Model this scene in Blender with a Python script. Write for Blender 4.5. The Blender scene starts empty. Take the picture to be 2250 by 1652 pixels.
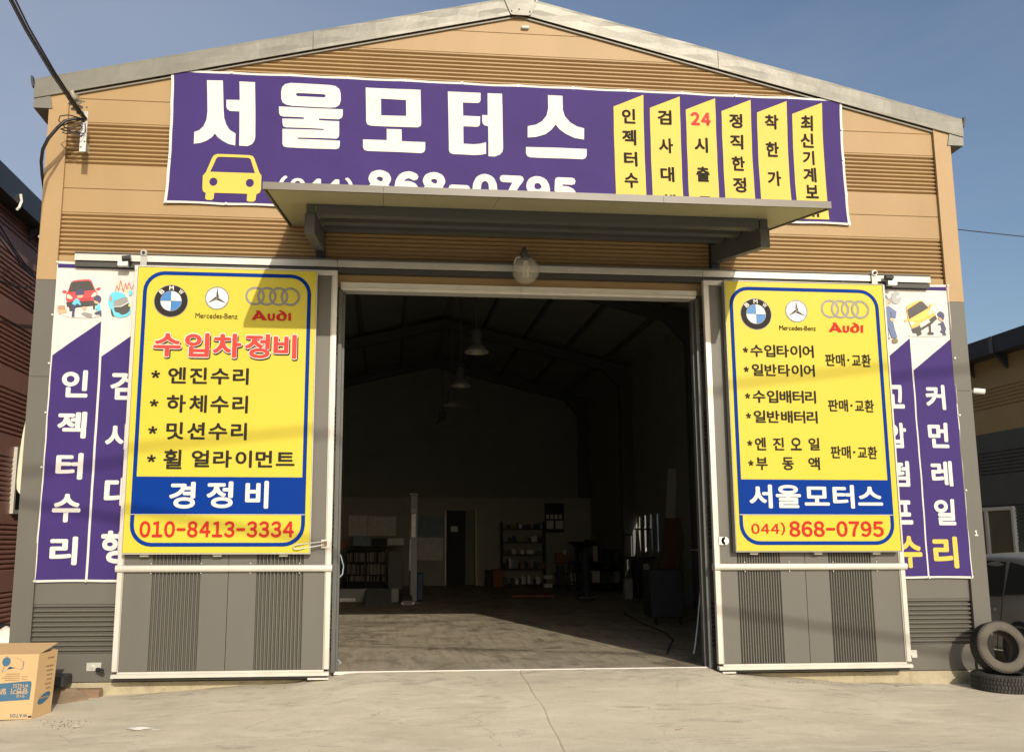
import bpy, bmesh, math, random
from math import sin, cos, pi, radians
from mathutils import Vector, Matrix
from mathutils.geometry import tessellate_polygon
random.seed(7)
SC = bpy.context.scene
COL = SC.collection

# ------------------------------------------------------------------ camera
cam = bpy.data.cameras.new('camera'); co = bpy.data.objects.new('camera', cam); COL.objects.link(co); SC.camera = co
CAM = Vector((-1.5413, -10.2327, 1.3827)); F = 1982.54; PX, PY = 1033.77, 886.31
YAW, PIT, ROL = .0913760399, .153267774, -.000641656693
fw = Vector((sin(YAW)*cos(PIT), cos(YAW)*cos(PIT), sin(PIT)))
r0 = Vector((cos(YAW), -sin(YAW), 0)); u0 = r0.cross(fw)
RT = cos(ROL)*r0 + sin(ROL)*u0; UP = -sin(ROL)*r0 + cos(ROL)*u0
M = Matrix((RT, UP, -fw)).transposed().to_4x4(); M.translation = CAM
co.matrix_world = M
cam.sensor_width = 36; cam.lens = F/2250*36; cam.shift_x = (1125-PX)/2250; cam.shift_y = (PY-826)/2250
cam.clip_start = .05; cam.clip_end = 2000

# ------------------------------------------------------------------ light
SUN = Vector((.228, -1, .45)).normalized()
el = math.asin(SUN.z); az = math.atan2(SUN.x, SUN.y)
w = bpy.data.worlds.new('World'); SC.world = w; w.use_nodes = True
nt = w.node_tree; nt.nodes.clear()
sky = nt.nodes.new('ShaderNodeTexSky'); sky.sky_type = 'NISHITA'; sky.sun_disc = False
sky.sun_elevation = el; sky.sun_rotation = az; sky.air_density = 1.0; sky.dust_density = 2.6; sky.ozone_density = 1.6
bg = nt.nodes.new('ShaderNodeBackground'); bg.inputs[1].default_value = .13
wo = nt.nodes.new('ShaderNodeOutputWorld')
wtc = nt.nodes.new('ShaderNodeTexCoord')          # thin high haze, thicker to the west, with faint wisps
wd = nt.nodes.new('ShaderNodeVectorMath'); wd.operation = 'DOT_PRODUCT'; wd.inputs[1].default_value = (-.92, .38, -.05); nt.links.new(wtc.outputs['Generated'], wd.inputs[0])
wr = nt.nodes.new('ShaderNodeMapRange'); wr.interpolation_type = 'SMOOTHSTEP'; wr.inputs[1].default_value = -.25; wr.inputs[2].default_value = 1.0; wr.inputs[3].default_value = .0; wr.inputs[4].default_value = .55; nt.links.new(wd.outputs['Value'], wr.inputs[0])
wmp = nt.nodes.new('ShaderNodeMapping'); wmp.inputs[3].default_value = (1, 1, 3.2); wmp.inputs[2].default_value = (.2, .35, 0); nt.links.new(wtc.outputs['Generated'], wmp.inputs[0])
wn = nt.nodes.new('ShaderNodeTexNoise'); wn.inputs['Scale'].default_value = 2.6; wn.inputs['Detail'].default_value = 7; wn.inputs['Roughness'].default_value = .55; wn.inputs['Distortion'].default_value = .6; nt.links.new(wmp.outputs[0], wn.inputs['Vector'])
wq = nt.nodes.new('ShaderNodeMapRange'); wq.inputs[1].default_value = .40; wq.inputs[2].default_value = .75; wq.inputs[3].default_value = 0; wq.inputs[4].default_value = .20; nt.links.new(wn.outputs[0], wq.inputs[0])
wa_ = nt.nodes.new('ShaderNodeMath'); wa_.operation = 'ADD'; wa_.use_clamp = True; nt.links.new(wr.outputs[0], wa_.inputs[0]); nt.links.new(wq.outputs[0], wa_.inputs[1])
wm = nt.nodes.new('ShaderNodeMix'); wm.data_type = 'RGBA'; wm.inputs[7].default_value = (3.3, 3.5, 4.2, 1); nt.links.new(wa_.outputs[0], wm.inputs[0]); nt.links.new(sky.outputs[0], wm.inputs[6])
nt.links.new(wm.outputs[2], bg.inputs[0]); nt.links.new(bg.outputs[0], wo.inputs[0])
sl = bpy.data.lights.new('sun', 'SUN'); sl.energy = 3.8; sl.angle = radians(.53); sl.color = (1, .91, .76)
so = bpy.data.objects.new('sun', sl); COL.objects.link(so); so.rotation_euler = SUN.to_track_quat('Z', 'Y').to_euler(); so.location = (3, -20, 12)
SC.view_settings.view_transform = 'Standard'; SC.view_settings.look = 'None'; SC.view_settings.gamma = 1
SC.view_settings.exposure = 0.0; SC.view_settings.use_curve_mapping = False
SC.cycles.use_denoising = True

# ------------------------------------------------------------------ places on real surfaces
def bp(p, y=None, x=None, z=None):
    d = fw + (p[0]-PX)/F*RT - (p[1]-PY)/F*UP
    t = (y-CAM.y)/d.y if y is not None else (x-CAM.x)/d.x if x is not None else (z-CAM.z)/d.z
    return CAM + t*d
def K(ox, oy, s): return lambda x, y: ((ox+x/s)/1.68489, (oy+y/s)/1.68489)
c1 = K(0, 0, 1.7308); c2 = K(1250, 0, 1.7308); c3 = K(2491, 0, 1.7308); c4 = K(0, 900, 1.7308)
c5 = K(2491, 900, 1.7308); c6 = K(0, 1834, 1.7308); c7 = K(1200, 1834, 1.7308); c8 = K(2491, 1834, 1.7308)
cs = K(450, 900, 2.8125); D0 = lambda x, y: (x, y)
i1 = K(1200, 1800, 3.177); i2 = K(1850, 1800, 2.647); i0 = K(1200, 1000, 1.5)
pic = K(180, 960, 6.353); pic2 = K(3250, 1040, 6.883)

# ------------------------------------------------------------------ materials
MATS = {}
def mat(name, col, rough=.6, metal=0., var=.06, scale=3., bump=0., bscale=40., dirt=0., dcol=None, dscale=.8, spec=.5, stretch=(1, 1, 1), trans=0., alpha=1.):
    if name in MATS: return MATS[name]
    m = bpy.data.materials.new(name); m.use_nodes = True; MATS[name] = m
    N = m.node_tree.nodes; L = m.node_tree.links; b = N['Principled BSDF']
    b.inputs['Roughness'].default_value = rough; b.inputs['Metallic'].default_value = metal
    b.inputs['Specular IOR Level'].default_value = spec
    tc = N.new('ShaderNodeTexCoord'); mp = N.new('ShaderNodeMapping'); mp.inputs[3].default_value = stretch
    L.new(tc.outputs['Object'], mp.inputs[0])
    nz = N.new('ShaderNodeTexNoise'); nz.inputs['Scale'].default_value = scale; nz.inputs['Detail'].default_value = 5
    L.new(mp.outputs[0], nz.inputs['Vector'])
    mr = N.new('ShaderNodeMapRange'); mr.inputs[1].default_value = .3; mr.inputs[2].default_value = .7
    mr.inputs[3].default_value = 1-var; mr.inputs[4].default_value = 1+var
    L.new(nz.outputs[0], mr.inputs[0])
    mx = N.new('ShaderNodeVectorMath'); mx.operation = 'SCALE'; mx.inputs[0].default_value = col[:3]
    L.new(mr.outputs[0], mx.inputs['Scale']); out = mx.outputs[0]
    if dirt:
        n2 = N.new('ShaderNodeTexNoise'); n2.inputs['Scale'].default_value = dscale; n2.inputs['Detail'].default_value = 8; n2.inputs['Roughness'].default_value = .65
        L.new(mp.outputs[0], n2.inputs['Vector'])
        r2 = N.new('ShaderNodeMapRange'); r2.inputs[1].default_value = .52; r2.inputs[2].default_value = .75; r2.inputs[3].default_value = 0; r2.inputs[4].default_value = dirt
        L.new(n2.outputs[0], r2.inputs[0])
        mm = N.new('ShaderNodeMix'); mm.data_type = 'RGBA'; mm.inputs[7].default_value = (*(dcol or (.1, .085, .065)), 1)
        L.new(r2.outputs[0], mm.inputs[0]); L.new(out, mm.inputs[6]); out = mm.outputs[2]
    L.new(out, b.inputs['Base Color'])
    if bump:
        n3 = N.new('ShaderNodeTexNoise'); n3.inputs['Scale'].default_value = bscale; n3.inputs['Detail'].default_value = 4
        L.new(mp.outputs[0], n3.inputs['Vector'])
        bu = N.new('ShaderNodeBump'); bu.inputs['Strength'].default_value = 1; bu.inputs['Distance'].default_value = bump
        L.new(n3.outputs[0], bu.inputs['Height']); L.new(bu.outputs[0], b.inputs['Normal'])
    if trans: b.inputs['Transmission Weight'].default_value = trans
    if alpha < 1: b.inputs['Alpha'].default_value = alpha
    return m
def node(m, t): return m.node_tree.nodes.new(t)

beige = mat('beige_steel', (.335, .219, .100), .5, var=.05, scale=1.2, dirt=.3, dcol=(.27, .175, .085), dscale=1.6, bump=.004, bscale=1.6, spec=.35, stretch=(1.5, 1, .4))
beige2 = mat('beige_trim', (.345, .222, .098), .5, var=.03, dirt=.15, dcol=(.38, .25, .13), bump=.003, bscale=2)
grey = mat('grey_steel', (.100, .093, .077), .5, var=.04, scale=1.5, dirt=.2, dcol=(.13, .115, .09), dscale=1.6, bump=.003, bscale=2)
greyrib = mat('grey_door_steel', (.100, .094, .079), .5, stretch=(1.8, 1, .35), var=.03, scale=2, dirt=.12, dcol=(.15, .13, .1), dscale=1.2)
fascia_m = mat('fascia_steel', (.17, .163, .135), .42, .15, var=.12, scale=1.1, dirt=.3, dcol=(.25, .24, .20), dscale=.9, bump=.016, bscale=1.6)
darkgap = mat('dark_rubber', (.012, .011, .01), .7)
alu = mat('aluminium', (.53, .51, .455), .42, .2, var=.06, scale=5, dirt=.35, dcol=(.45, .42, .35), dscale=3)
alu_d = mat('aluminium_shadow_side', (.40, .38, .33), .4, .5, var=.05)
steel_d = mat('painted_beam', (.075, .077, .073), .5, var=.08, scale=3, dirt=.25, dcol=(.07, .06, .05), dscale=3, bump=.002, bscale=20)
cream = mat('canopy_soffit', (.36, .335, .20), .5, var=.04, dirt=.15, dcol=(.42, .38, .25), dscale=2)
brownt = mat('canopy_trim', (.125, .110, .088), .45, var=.10, dirt=.5, dcol=(.15, .13, .1))
yel = mat('sign_yellow', (.53, .445, .036), .45, var=.02, scale=.8, spec=.25, bump=.002, bscale=3)
yel2 = mat('banner_yellow', (.58, .43, .055), .6, var=.02)
whi = mat('print_white', (.60, .575, .545), .6, var=.02)
whb = mat('banner_white', (.585, .56, .525), .6, var=.025, dirt=.1, dcol=(.6, .57, .5), bump=.004, bscale=4)
pur = mat('banner_purple', (.044, .024, .135), .62, var=.07, scale=1.5, bump=.007, bscale=3.0, spec=.15)
blu = mat('sign_blue', (.001, .030, .22), .55, var=.02, spec=.06)
blk = mat('print_black', (.022, .019, .015), .7, spec=.12, var=.05)
red = mat('print_red', (.44, .020, .014), .6, spec=.15, var=.03)
redh = mat('print_light_red', (.52, .055, .042), .6, spec=.15); redb = mat('print_rose', (.50, .045, .045), .6, spec=.15)
edgeg = mat('sign_edge', (.30, .29, .25), .4, .3)
concrete_f = mat('foundation_concrete', (.37, .32, .215), .85, var=.12, scale=6, dirt=.85, dcol=(.19, .14, .085), dscale=3.5, bump=.01, bscale=25)
rubber = mat('tyre_rubber', (.030, .028, .025), .8, var=.3, scale=6, dirt=.6, dcol=(.095, .084, .065), dscale=4, bump=.004, bscale=60)
rubber_w = mat('tyre_dusty_rubber', (.095, .083, .064), .85, var=.18, scale=7, dirt=.6, dcol=(.05, .045, .036), dscale=5, bump=.004, bscale=50)
cardb = mat('cardboard', (.50, .335, .165), .8, var=.05, scale=3, dirt=.2, dcol=(.40, .26, .13), dscale=3, bump=.002, bscale=30)
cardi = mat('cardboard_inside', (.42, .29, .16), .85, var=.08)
boxblue = mat('box_blue', (.035, .11, .19), .7, var=.05)
boxbrown = mat('box_print_brown', (.22, .14, .075), .8)
wood = mat('old_wood', (.22, .14, .085), .8, var=.25, scale=4, stretch=(1, 8, 8), dirt=.4, dscale=4)
cable_m = mat('cable_sheath', (.018, .017, .018), .5)
hose_m = mat('hose_blue_grey', (.30, .36, .40), .5)
galv = mat('galvanised', (.62, .62, .58), .35, .5, var=.08, dirt=.2, dcol=(.4, .38, .33), dscale=8)
porc = mat('insulator_porcelain', (.30, .26, .20), .35)
maroon = mat('maroon_steel', (.31, .155, .120), .5, var=.06, dirt=.2, dcol=(.08, .035, .028))
darkf = mat('dark_fascia', (.028, .030, .034), .5, var=.1)
nb_beige = mat('neighbour_beige', (.42, .285, .13), .5, var=.05)
nb_grey = mat('neighbour_grey', (.10, .10, .098), .5, var=.06)
glassd = mat('dark_glass', (.02, .024, .026), .06, var=0, spec=.7)
carpaint = mat('car_paint', (.33, .33, .315), .38, .3, var=.05, dirt=.25, dcol=(.16, .145, .12), dscale=2)
plast_w = mat('white_plastic', (.72, .70, .64), .5, var=.05)
plast_b = mat('black_plastic', (.02, .02, .02), .5)
int_wall = mat('interior_wall', (.25, .255, .215), .8, var=.05, dirt=.2)
int_cream = mat('interior_cream_wall', (.33, .335, .285), .8, var=.04, dirt=.2, dcol=(.2, .18, .14))
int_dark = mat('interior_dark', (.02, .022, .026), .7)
orange = mat('orange_paint', (.24, .065, .014), .6, dirt=.5)
bluep = mat('blue_paint', (.015, .035, .11), .6, dirt=.4)
brownp = mat('brown_board', (.12, .056, .028), .65, var=.12, stretch=(1, 1, .2))
paper = mat('paper', (.66, .66, .63), .8, var=.15, scale=12)
paperb = mat('paper_blue', (.22, .30, .36), .8, var=.2, scale=9)

# yard concrete -------------------------------------------------------------
def yard_mat():
    m = bpy.data.materials.new('yard_concrete'); m.use_nodes = True
    N = m.node_tree.nodes; L = m.node_tree.links; b = N['Principled BSDF']; b.inputs['Roughness'].default_value = .85
    tc = N.new('ShaderNodeTexCoord')
    def noise(sc, det=6, rough=.6, st=(1, 1, 1), dist=0):
        mp = N.new('ShaderNodeMapping'); mp.inputs[3].default_value = st; L.new(tc.outputs['Object'], mp.inputs[0])
        n = N.new('ShaderNodeTexNoise'); n.inputs['Scale'].default_value = sc; n.inputs['Detail'].default_value = det
        n.inputs['Roughness'].default_value = rough; n.inputs['Distortion'].default_value = dist; L.new(mp.outputs[0], n.inputs['Vector']); return n.outputs[0]
    def rng(v, a, b_, c=0., d=1.):
        r = N.new('ShaderNodeMapRange'); r.inputs[1].default_value = a; r.inputs[2].default_value = b_; r.inputs[3].default_value = c; r.inputs[4].default_value = d
        L.new(v, r.inputs[0]); return r.outputs[0]
    def mix(f, a, col):
        x = N.new('ShaderNodeMix'); x.data_type = 'RGBA'; L.new(f, x.inputs[0])
        if isinstance(a, tuple): x.inputs[6].default_value = (*a, 1)
        else: L.new(a, x.inputs[6])
        x.inputs[7].default_value = (*col, 1); return x.outputs[2]
    c = mix(rng(noise(.9, 8, .62), .35, .68), (.640, .575, .440), (.54, .485, .365))
    c = mix(rng(noise(2.6, 8, .7, (.55, 1.2, 1), .6), .47, .68, 0, .8), c, (.72, .66, .52))
    c = mix(rng(noise(4.5, 7, .72, (.35, 1.3, 1), 1.2), .57, .70, 0, .75), c, (.27, .245, .195))
    c = mix(rng(noise(1.1, 7, .65, (.6, 1.3, 1), .7), .56, .72, 0, .34), c, (.33, .30, .235))
    c = mix(rng(noise(34, 5, .75), .59, .70, 0, .6), c, (.22, .19, .145))
    c = mix(rng(noise(130, 2, .5), .60, .75, 0, .3), c, (.30, .26, .2))
    # hairline cracks, broken up
    mpv = N.new('ShaderNodeMapping'); L.new(tc.outputs['Object'], mpv.inputs[0])
    nzv = N.new('ShaderNodeTexNoise'); nzv.inputs['Scale'].default_value = 2.2; nzv.inputs['Detail'].default_value = 6; L.new(tc.outputs['Object'], nzv.inputs['Vector'])
    av = N.new('ShaderNodeVectorMath'); av.operation = 'MULTIPLY_ADD'; av.inputs[1].default_value = (.5, .5, 0); L.new(nzv.outputs['Color'], av.inputs[0]); L.new(mpv.outputs[0], av.inputs[2])
    vo = N.new('ShaderNodeTexVoronoi'); vo.feature = 'DISTANCE_TO_EDGE'; vo.inputs['Scale'].default_value = .42; L.new(av.outputs[0], vo.inputs['Vector'])
    mu = N.new('ShaderNodeMath'); mu.operation = 'MULTIPLY'; L.new(rng(vo.outputs['Distance'], .0, .0035, 1, 0), mu.inputs[0]); L.new(rng(noise(1.6, 4), .50, .62, 0, .45), mu.inputs[1])
    c = mix(mu.outputs[0], c, (.20, .175, .13))
    # scuffs that gather at the doorway
    sx = N.new('ShaderNodeSeparateXYZ'); L.new(tc.outputs['Object'], sx.inputs[0])
    m1 = N.new('ShaderNodeMath'); m1.operation = 'MULTIPLY'; L.new(rng(sx.outputs['Y'], -1.1, -.05, 0, 1), m1.inputs[0]); L.new(rng(noise(3.4, 7, .7, (.7, 1.6, 1), .9), .52, .66, 0, .75), m1.inputs[1])
    c = mix(m1.outputs[0], c, (.24, .22, .18))
    L.new(c, b.inputs['Base Color'])
    bu = N.new('ShaderNodeBump'); bu.inputs['Distance'].default_value = .006; bu.inputs['Strength'].default_value = .8
    L.new(noise(45, 6, .7), bu.inputs['Height']); L.new(bu.outputs[0], b.inputs['Normal'])
    return m
yard_m = yard_mat()
def floor_mat():
    m = bpy.data.materials.new('workshop_floor'); m.use_nodes = True
    N = m.node_tree.nodes; L = m.node_tree.links; b = N['Principled BSDF']; b.inputs['Roughness'].default_value = .55
    tc = N.new('ShaderNodeTexCoord')
    def noise(sc, det, rough, st, dist=0):
        mp = N.new('ShaderNodeMapping'); mp.inputs[3].default_value = st; L.new(tc.outputs['Object'], mp.inputs[0])
        n = N.new('ShaderNodeTexNoise'); n.inputs['Scale'].default_value = sc; n.inputs['Detail'].default_value = det
        n.inputs['Roughness'].default_value = rough; n.inputs['Distortion'].default_value = dist; L.new(mp.outputs[0], n.inputs['Vector']); return n.outputs[0]
    def rng(v, a, b_, c=0., d=1.):
        r = N.new('ShaderNodeMapRange'); r.inputs[1].default_value = a; r.inputs[2].default_value = b_; r.inputs[3].default_value = c; r.inputs[4].default_value = d
        L.new(v, r.inputs[0]); return r.outputs[0]
    def mix(f, a, col):
        x = N.new('ShaderNodeMix'); x.data_type = 'RGBA'; L.new(f, x.inputs[0])
        if isinstance(a, tuple): x.inputs[6].default_value = (*a, 1)
        else: L.new(a, x.inputs[6])
        x.inputs[7].default_value = (*col, 1); return x.outputs[2]
    c = mix(rng(noise(1.4, 6, .6, (1, 1, 1)), .35, .65), (.47, .405, .305), (.36, .315, .235))
    c = mix(rng(noise(7, 4, .6, (1.6, .13, 1)), .45, .66, 0, .55), c, (.22, .195, .15))
    c = mix(rng(noise(16, 3, .6, (1.0, .5, 1)), .55, .68, 0, .55), c, (.54, .47, .35))
    c = mix(rng(noise(1.8, 8, .75, (1, .7, 1), .9), .47, .66, 0, .9), c, (.11, .088, .062))
    c = mix(rng(noise(12, 5, .7, (.6, .8, 1), .5), .64, .72, 0, .8), c, (.05, .04, .03))
    L.new(c, b.inputs['Base Color'])
    bu = N.new('ShaderNodeBump'); bu.inputs['Distance'].default_value = .003; L.new(noise(40, 4, .6, (1, 1, 1)), bu.inputs['Height']); L.new(bu.outputs[0], b.inputs['Normal'])
    return m
floor_m = floor_mat()

# ------------------------------------------------------------------ object helpers
def tag(o, label=None, cat=None, group=None, kind=None):
    for k, v in (('label', label), ('category', cat), ('group', group), ('kind', kind)):
        if v: o[k] = v
    return o
def thing(name, label, cat, loc=(0, 0, 0), group=None):
    o = bpy.data.objects.new(name, None); COL.objects.link(o); o.location = loc; o.empty_display_size = .1
    return tag(o, label, cat, group)
def root_off(p):
    v = Vector((0, 0, 0))
    while p is not None: v += p.location; p = p.parent
    return v
def link(name, me, m, parent=None, smooth=False):
    """me holds world coordinates; re-bases them on the parent (or on the mesh's own base)."""
    if m: me.materials.append(m)
    o = bpy.data.objects.new(name, me); COL.objects.link(o)
    if parent is not None:
        off = root_off(parent); me.transform(Matrix.Translation(-off)); o.parent = parent
    elif len(me.vertices):
        xs = [v.co for v in me.vertices]
        b = Vector(((min(v.x for v in xs)+max(v.x for v in xs))/2, (min(v.y for v in xs)+max(v.y for v in xs))/2, min(v.z for v in xs)))
        me.transform(Matrix.Translation(-b)); o.location = b
    if smooth: me.polygons.foreach_set('use_smooth', [True]*len(me.polygons))
    return o
class MB:
    def __init__(s): s.v = []; s.f = []
    def add(s, v, f):
        n = len(s.v); s.v += [tuple(a) for a in v]; s.f += [tuple(i+n for i in q) for q in f]; return s
    def box(s, x0, x1, y0, y1, z0, z1):
        return s.add([(x0,y0,z0),(x1,y0,z0),(x1,y1,z0),(x0,y1,z0),(x0,y0,z1),(x1,y0,z1),(x1,y1,z1),(x0,y1,z1)],
                     [(0,3,2,1),(4,5,6,7),(0,1,5,4),(1,2,6,5),(2,3,7,6),(3,0,4,7)])
    def hexa(s, p):  # 8 points, bottom 4 then top 4
        return s.add(p, [(0,3,2,1),(4,5,6,7),(0,1,5,4),(1,2,6,5),(2,3,7,6),(3,0,4,7)])
    def cyl(s, a, b, r, n=12, r2=None, cap=True):
        a, b = Vector(a), Vector(b); d = (b-a).normalized(); u = d.orthogonal().normalized(); w_ = d.cross(u); r2 = r if r2 is None else r2
        vs = [a+r*(cos(2*pi*i/n)*u+sin(2*pi*i/n)*w_) for i in range(n)]+[b+r2*(cos(2*pi*i/n)*u+sin(2*pi*i/n)*w_) for i in range(n)]
        fs = [(i, (i+1) % n, n+(i+1) % n, n+i) for i in range(n)]
        if cap: fs += [tuple(range(n-1, -1, -1)), tuple(range(n, 2*n))]
        return s.add(vs, fs)
    def tube(s, pts, r, n=8):
        P = [Vector(p) for p in pts]; vs = []; u = None
        for i, p in enumerate(P):
            d = (P[min(i+1, len(P)-1)]-P[max(i-1, 0)]).normalized()
            u = d.orthogonal().normalized() if u is None else (u-d*u.dot(d)).normalized()
            w_ = d.cross(u); vs += [p+r*(cos(2*pi*k/n)*u+sin(2*pi*k/n)*w_) for k in range(n)]
        fs = [(i*n+k, i*n+(k+1) % n, (i+1)*n+(k+1) % n, (i+1)*n+k) for i in range(len(P)-1) for k in range(n)]
        fs += [tuple(range(n-1, -1, -1)), tuple(range((len(P)-1)*n, len(P)*n))]
        return s.add(vs, fs)
    def sphere(s, c, r, n=16, m=10, sz=1.):
        c = Vector(c); vs = [c+Vector((0, 0, r*sz))]
        for j in range(1, m):
            t = pi*j/m
            vs += [c+Vector((r*sin(t)*cos(2*pi*i/n), r*sin(t)*sin(2*pi*i/n), r*sz*cos(t))) for i in range(n)]
        vs.append(c-Vector((0, 0, r*sz))); L_ = len(vs)-1
        fs = [(0, 1+i, 1+(i+1) % n) for i in range(n)]
        for j in range(m-2):
            fs += [(1+j*n+i, 1+(j+1)*n+i, 1+(j+1)*n+(i+1) % n, 1+j*n+(i+1) % n) for i in range(n)]
        fs += [(L_, 1+(m-2)*n+(i+1) % n, 1+(m-2)*n+i) for i in range(n)]
        return s.add(vs, fs)
    def lathe(s, prof, c, axis=(0, 0, 1), n=32, close=False):
        a = Vector(axis).normalized(); u = a.orthogonal().normalized(); w_ = a.cross(u); c = Vector(c); vs = []
        for r, h in prof: vs += [c+a*h+r*(cos(2*pi*i/n)*u+sin(2*pi*i/n)*w_) for i in range(n)]
        k = len(prof); fs = []
        for j in range(k if close else k-1):
            j2 = (j+1) % k; fs += [(j*n+i, j*n+(i+1) % n, j2*n+(i+1) % n, j2*n+i) for i in range(n)]
        return s.add(vs, fs)
    def prism(s, poly, d, plane='xz', a=0.):
        """poly of 2d points extruded from a to a+d along the third axis"""
        def P3(p, t): return {'xz': (p[0], t, p[1]), 'yz': (t, p[0], p[1]), 'xy': (p[0], p[1], t)}[plane]
        n = len(poly); vs = [P3(p, a) for p in poly]+[P3(p, a+d) for p in poly]
        return s.add(vs, [(i, (i+1) % n, n+(i+1) % n, n+i) for i in range(n)]+[tuple(range(n-1, -1, -1)), tuple(range(n, 2*n))])
    def build(s, name, m, parent=None, smooth=False, bevel=0., clip=None, recalc=True):
        me = bpy.data.meshes.new(name); me.from_pydata(s.v, [], s.f)
        bm = bmesh.new(); bm.from_mesh(me)
        if recalc: bmesh.ops.recalc_face_normals(bm, faces=bm.faces)
        for co_, no in (clip or []):
            bmesh.ops.bisect_plane(bm, geom=bm.verts[:]+bm.edges[:]+bm.faces[:], plane_co=co_, plane_no=no, clear_outer=True)
        if bevel: bmesh.ops.bevel(bm, geom=bm.edges[:], offset=bevel, segments=1, affect='EDGES', clamp_overlap=True)
        bm.to_mesh(me); bm.free()
        o = link(name, me, m, parent, smooth)
        return o
def box(name, x0, x1, y0, y1, z0, z1, m, parent=None, bevel=0.):
    return MB().box(x0, x1, y0, y1, z0, z1).build(name, m, parent, bevel=bevel)

# flat print ---------------------------------------------------------------
def flat_mesh(name, pts, faces, y, m, parent, deform=None, grid=.12):
    """pts are (x,z) on the facade plane at y"""
    me = bpy.data.meshes.new(name); me.from_pydata([(p[0], y-(.00017*p[2] if len(p) > 2 else 0), p[1]) for p in pts], [], faces)
    if deform:
        bm = bmesh.new(); bm.from_mesh(me)
        xs = [p[0] for p in pts]; zs = [p[1] for p in pts]
        for k in range(math.ceil(min(xs)/grid), math.floor(max(xs)/grid)+1):
            bmesh.ops.bisect_plane(bm, geom=bm.verts[:]+bm.edges[:]+bm.faces[:], plane_co=(k*grid, 0, 0), plane_no=(1, 0, 0))
        for k in range(math.ceil(min(zs)/grid), math.floor(max(zs)/grid)+1):
            bmesh.ops.bisect_plane(bm, geom=bm.verts[:]+bm.edges[:]+bm.faces[:], plane_co=(0, 0, k*grid), plane_no=(0, 0, 1))
        for v in bm.verts: v.co = deform(v.co)
        bm.to_mesh(me); bm.free()
    bm = bmesh.new(); bm.from_mesh(me)
    for f in bm.faces:
        f.normal_update()
        if f.normal.y > 0: f.normal_flip()
    bm.to_mesh(me); bm.free()
    return link(name, me, m, parent, smooth=bool(deform))
def shape(name, loops, y, m, parent, deform=None):
    """loops: outer, holes (each a list of (x,z)); or several"""
    V = [[Vector((a[0], a[1], 0)) for a in l] for l in loops]
    tris = tessellate_polygon(V); flat = [(a.x, a.y) for l in V for a in l]
    return flat_mesh(name, flat, [tuple(t) for t in tris], y, m, parent, deform)
def shapes(name, polys, y, m, parent, deform=None):
    pts = []; fs = []
    for loops in polys:
        V = [[Vector((a[0], a[1], 0)) for a in l] for l in loops]; n = len(pts)
        fs += [tuple(i+n for i in t) for t in tessellate_polygon(V)]; pts += [(a.x, a.y) for l in V for a in l]
    return flat_mesh(name, pts, fs, y, m, parent, deform)
def W2(k, pts, y):
    r = []
    for p in pts:
        q = bp(k(*p), y=y); r.append((q.x, q.z))
    return r
def smooth_loop(p, it=1):
    for _ in range(it):
        q = []
        for i in range(len(p)):
            a = p[i]; b = p[(i+1) % len(p)]
            q += [(a[0]*.75+b[0]*.25, a[1]*.75+b[1]*.25), (a[0]*.25+b[0]*.75, a[1]*.25+b[1]*.75)]
        p = q
    return p
def circ(cx, cz, r, n=28, a0=0., a1=2*pi): return [(cx+r*cos(a0+(a1-a0)*i/n), cz+r*sin(a0+(a1-a0)*i/n)) for i in range(n)]
def rrect(x0, x1, z0, z1, r, n=7):
    out = []
    for cx, cz, a in ((x1-r, z1-r, 0), (x0+r, z1-r, pi/2), (x0+r, z0+r, pi), (x1-r, z0+r, 1.5*pi)):
        out += [(cx+r*cos(a+pi/2*i/n), cz+r*sin(a+pi/2*i/n)) for i in range(n+1)]
    return out
def glyphs(s, bold_):
    bold = 0.
    if s in '0123456789()': s = chr(ord(s)+0xFEE0)
    if s == '\u2013': return [(.03, .315), (.47, .315), (.47, .395), (.03, .395)], [(0, 1, 2, 3)]
    if s == '*':
        v = []; f = []
        for i in range(5):
            a = pi/2+2*pi*i/5; n = len(v); u = (cos(a), sin(a)); p = (-u[1], u[0])
            v += [(.0+u[0]*.0+p[0]*.03, u[1]*.0+p[1]*.03), (u[0]*.26+p[0]*.055, u[1]*.26+p[1]*.055), (u[0]*.26-p[0]*.055, u[1]*.26-p[1]*.055), (-p[0]*.03, -p[1]*.03)]; f.append((n, n+1, n+2, n+3))
        return v, f
    cu = bpy.data.curves.new('t', 'FONT'); cu.body = s; cu.size = 1; cu.offset = bold; cu.resolution_u = 4
    o = bpy.data.objects.new('t', cu); COL.objects.link(o); bpy.context.view_layer.update()
    dg = bpy.context.evaluated_depsgraph_get(); ev = o.evaluated_get(dg); me = ev.to_mesh()
    v = [(a.co.x, a.co.y) for a in me.vertices]; f = [tuple(p.vertices) for p in me.polygons]
    ev.to_mesh_clear(); bpy.data.objects.remove(o); bpy.data.curves.remove(cu)
    return v, f
GC = {}
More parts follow.
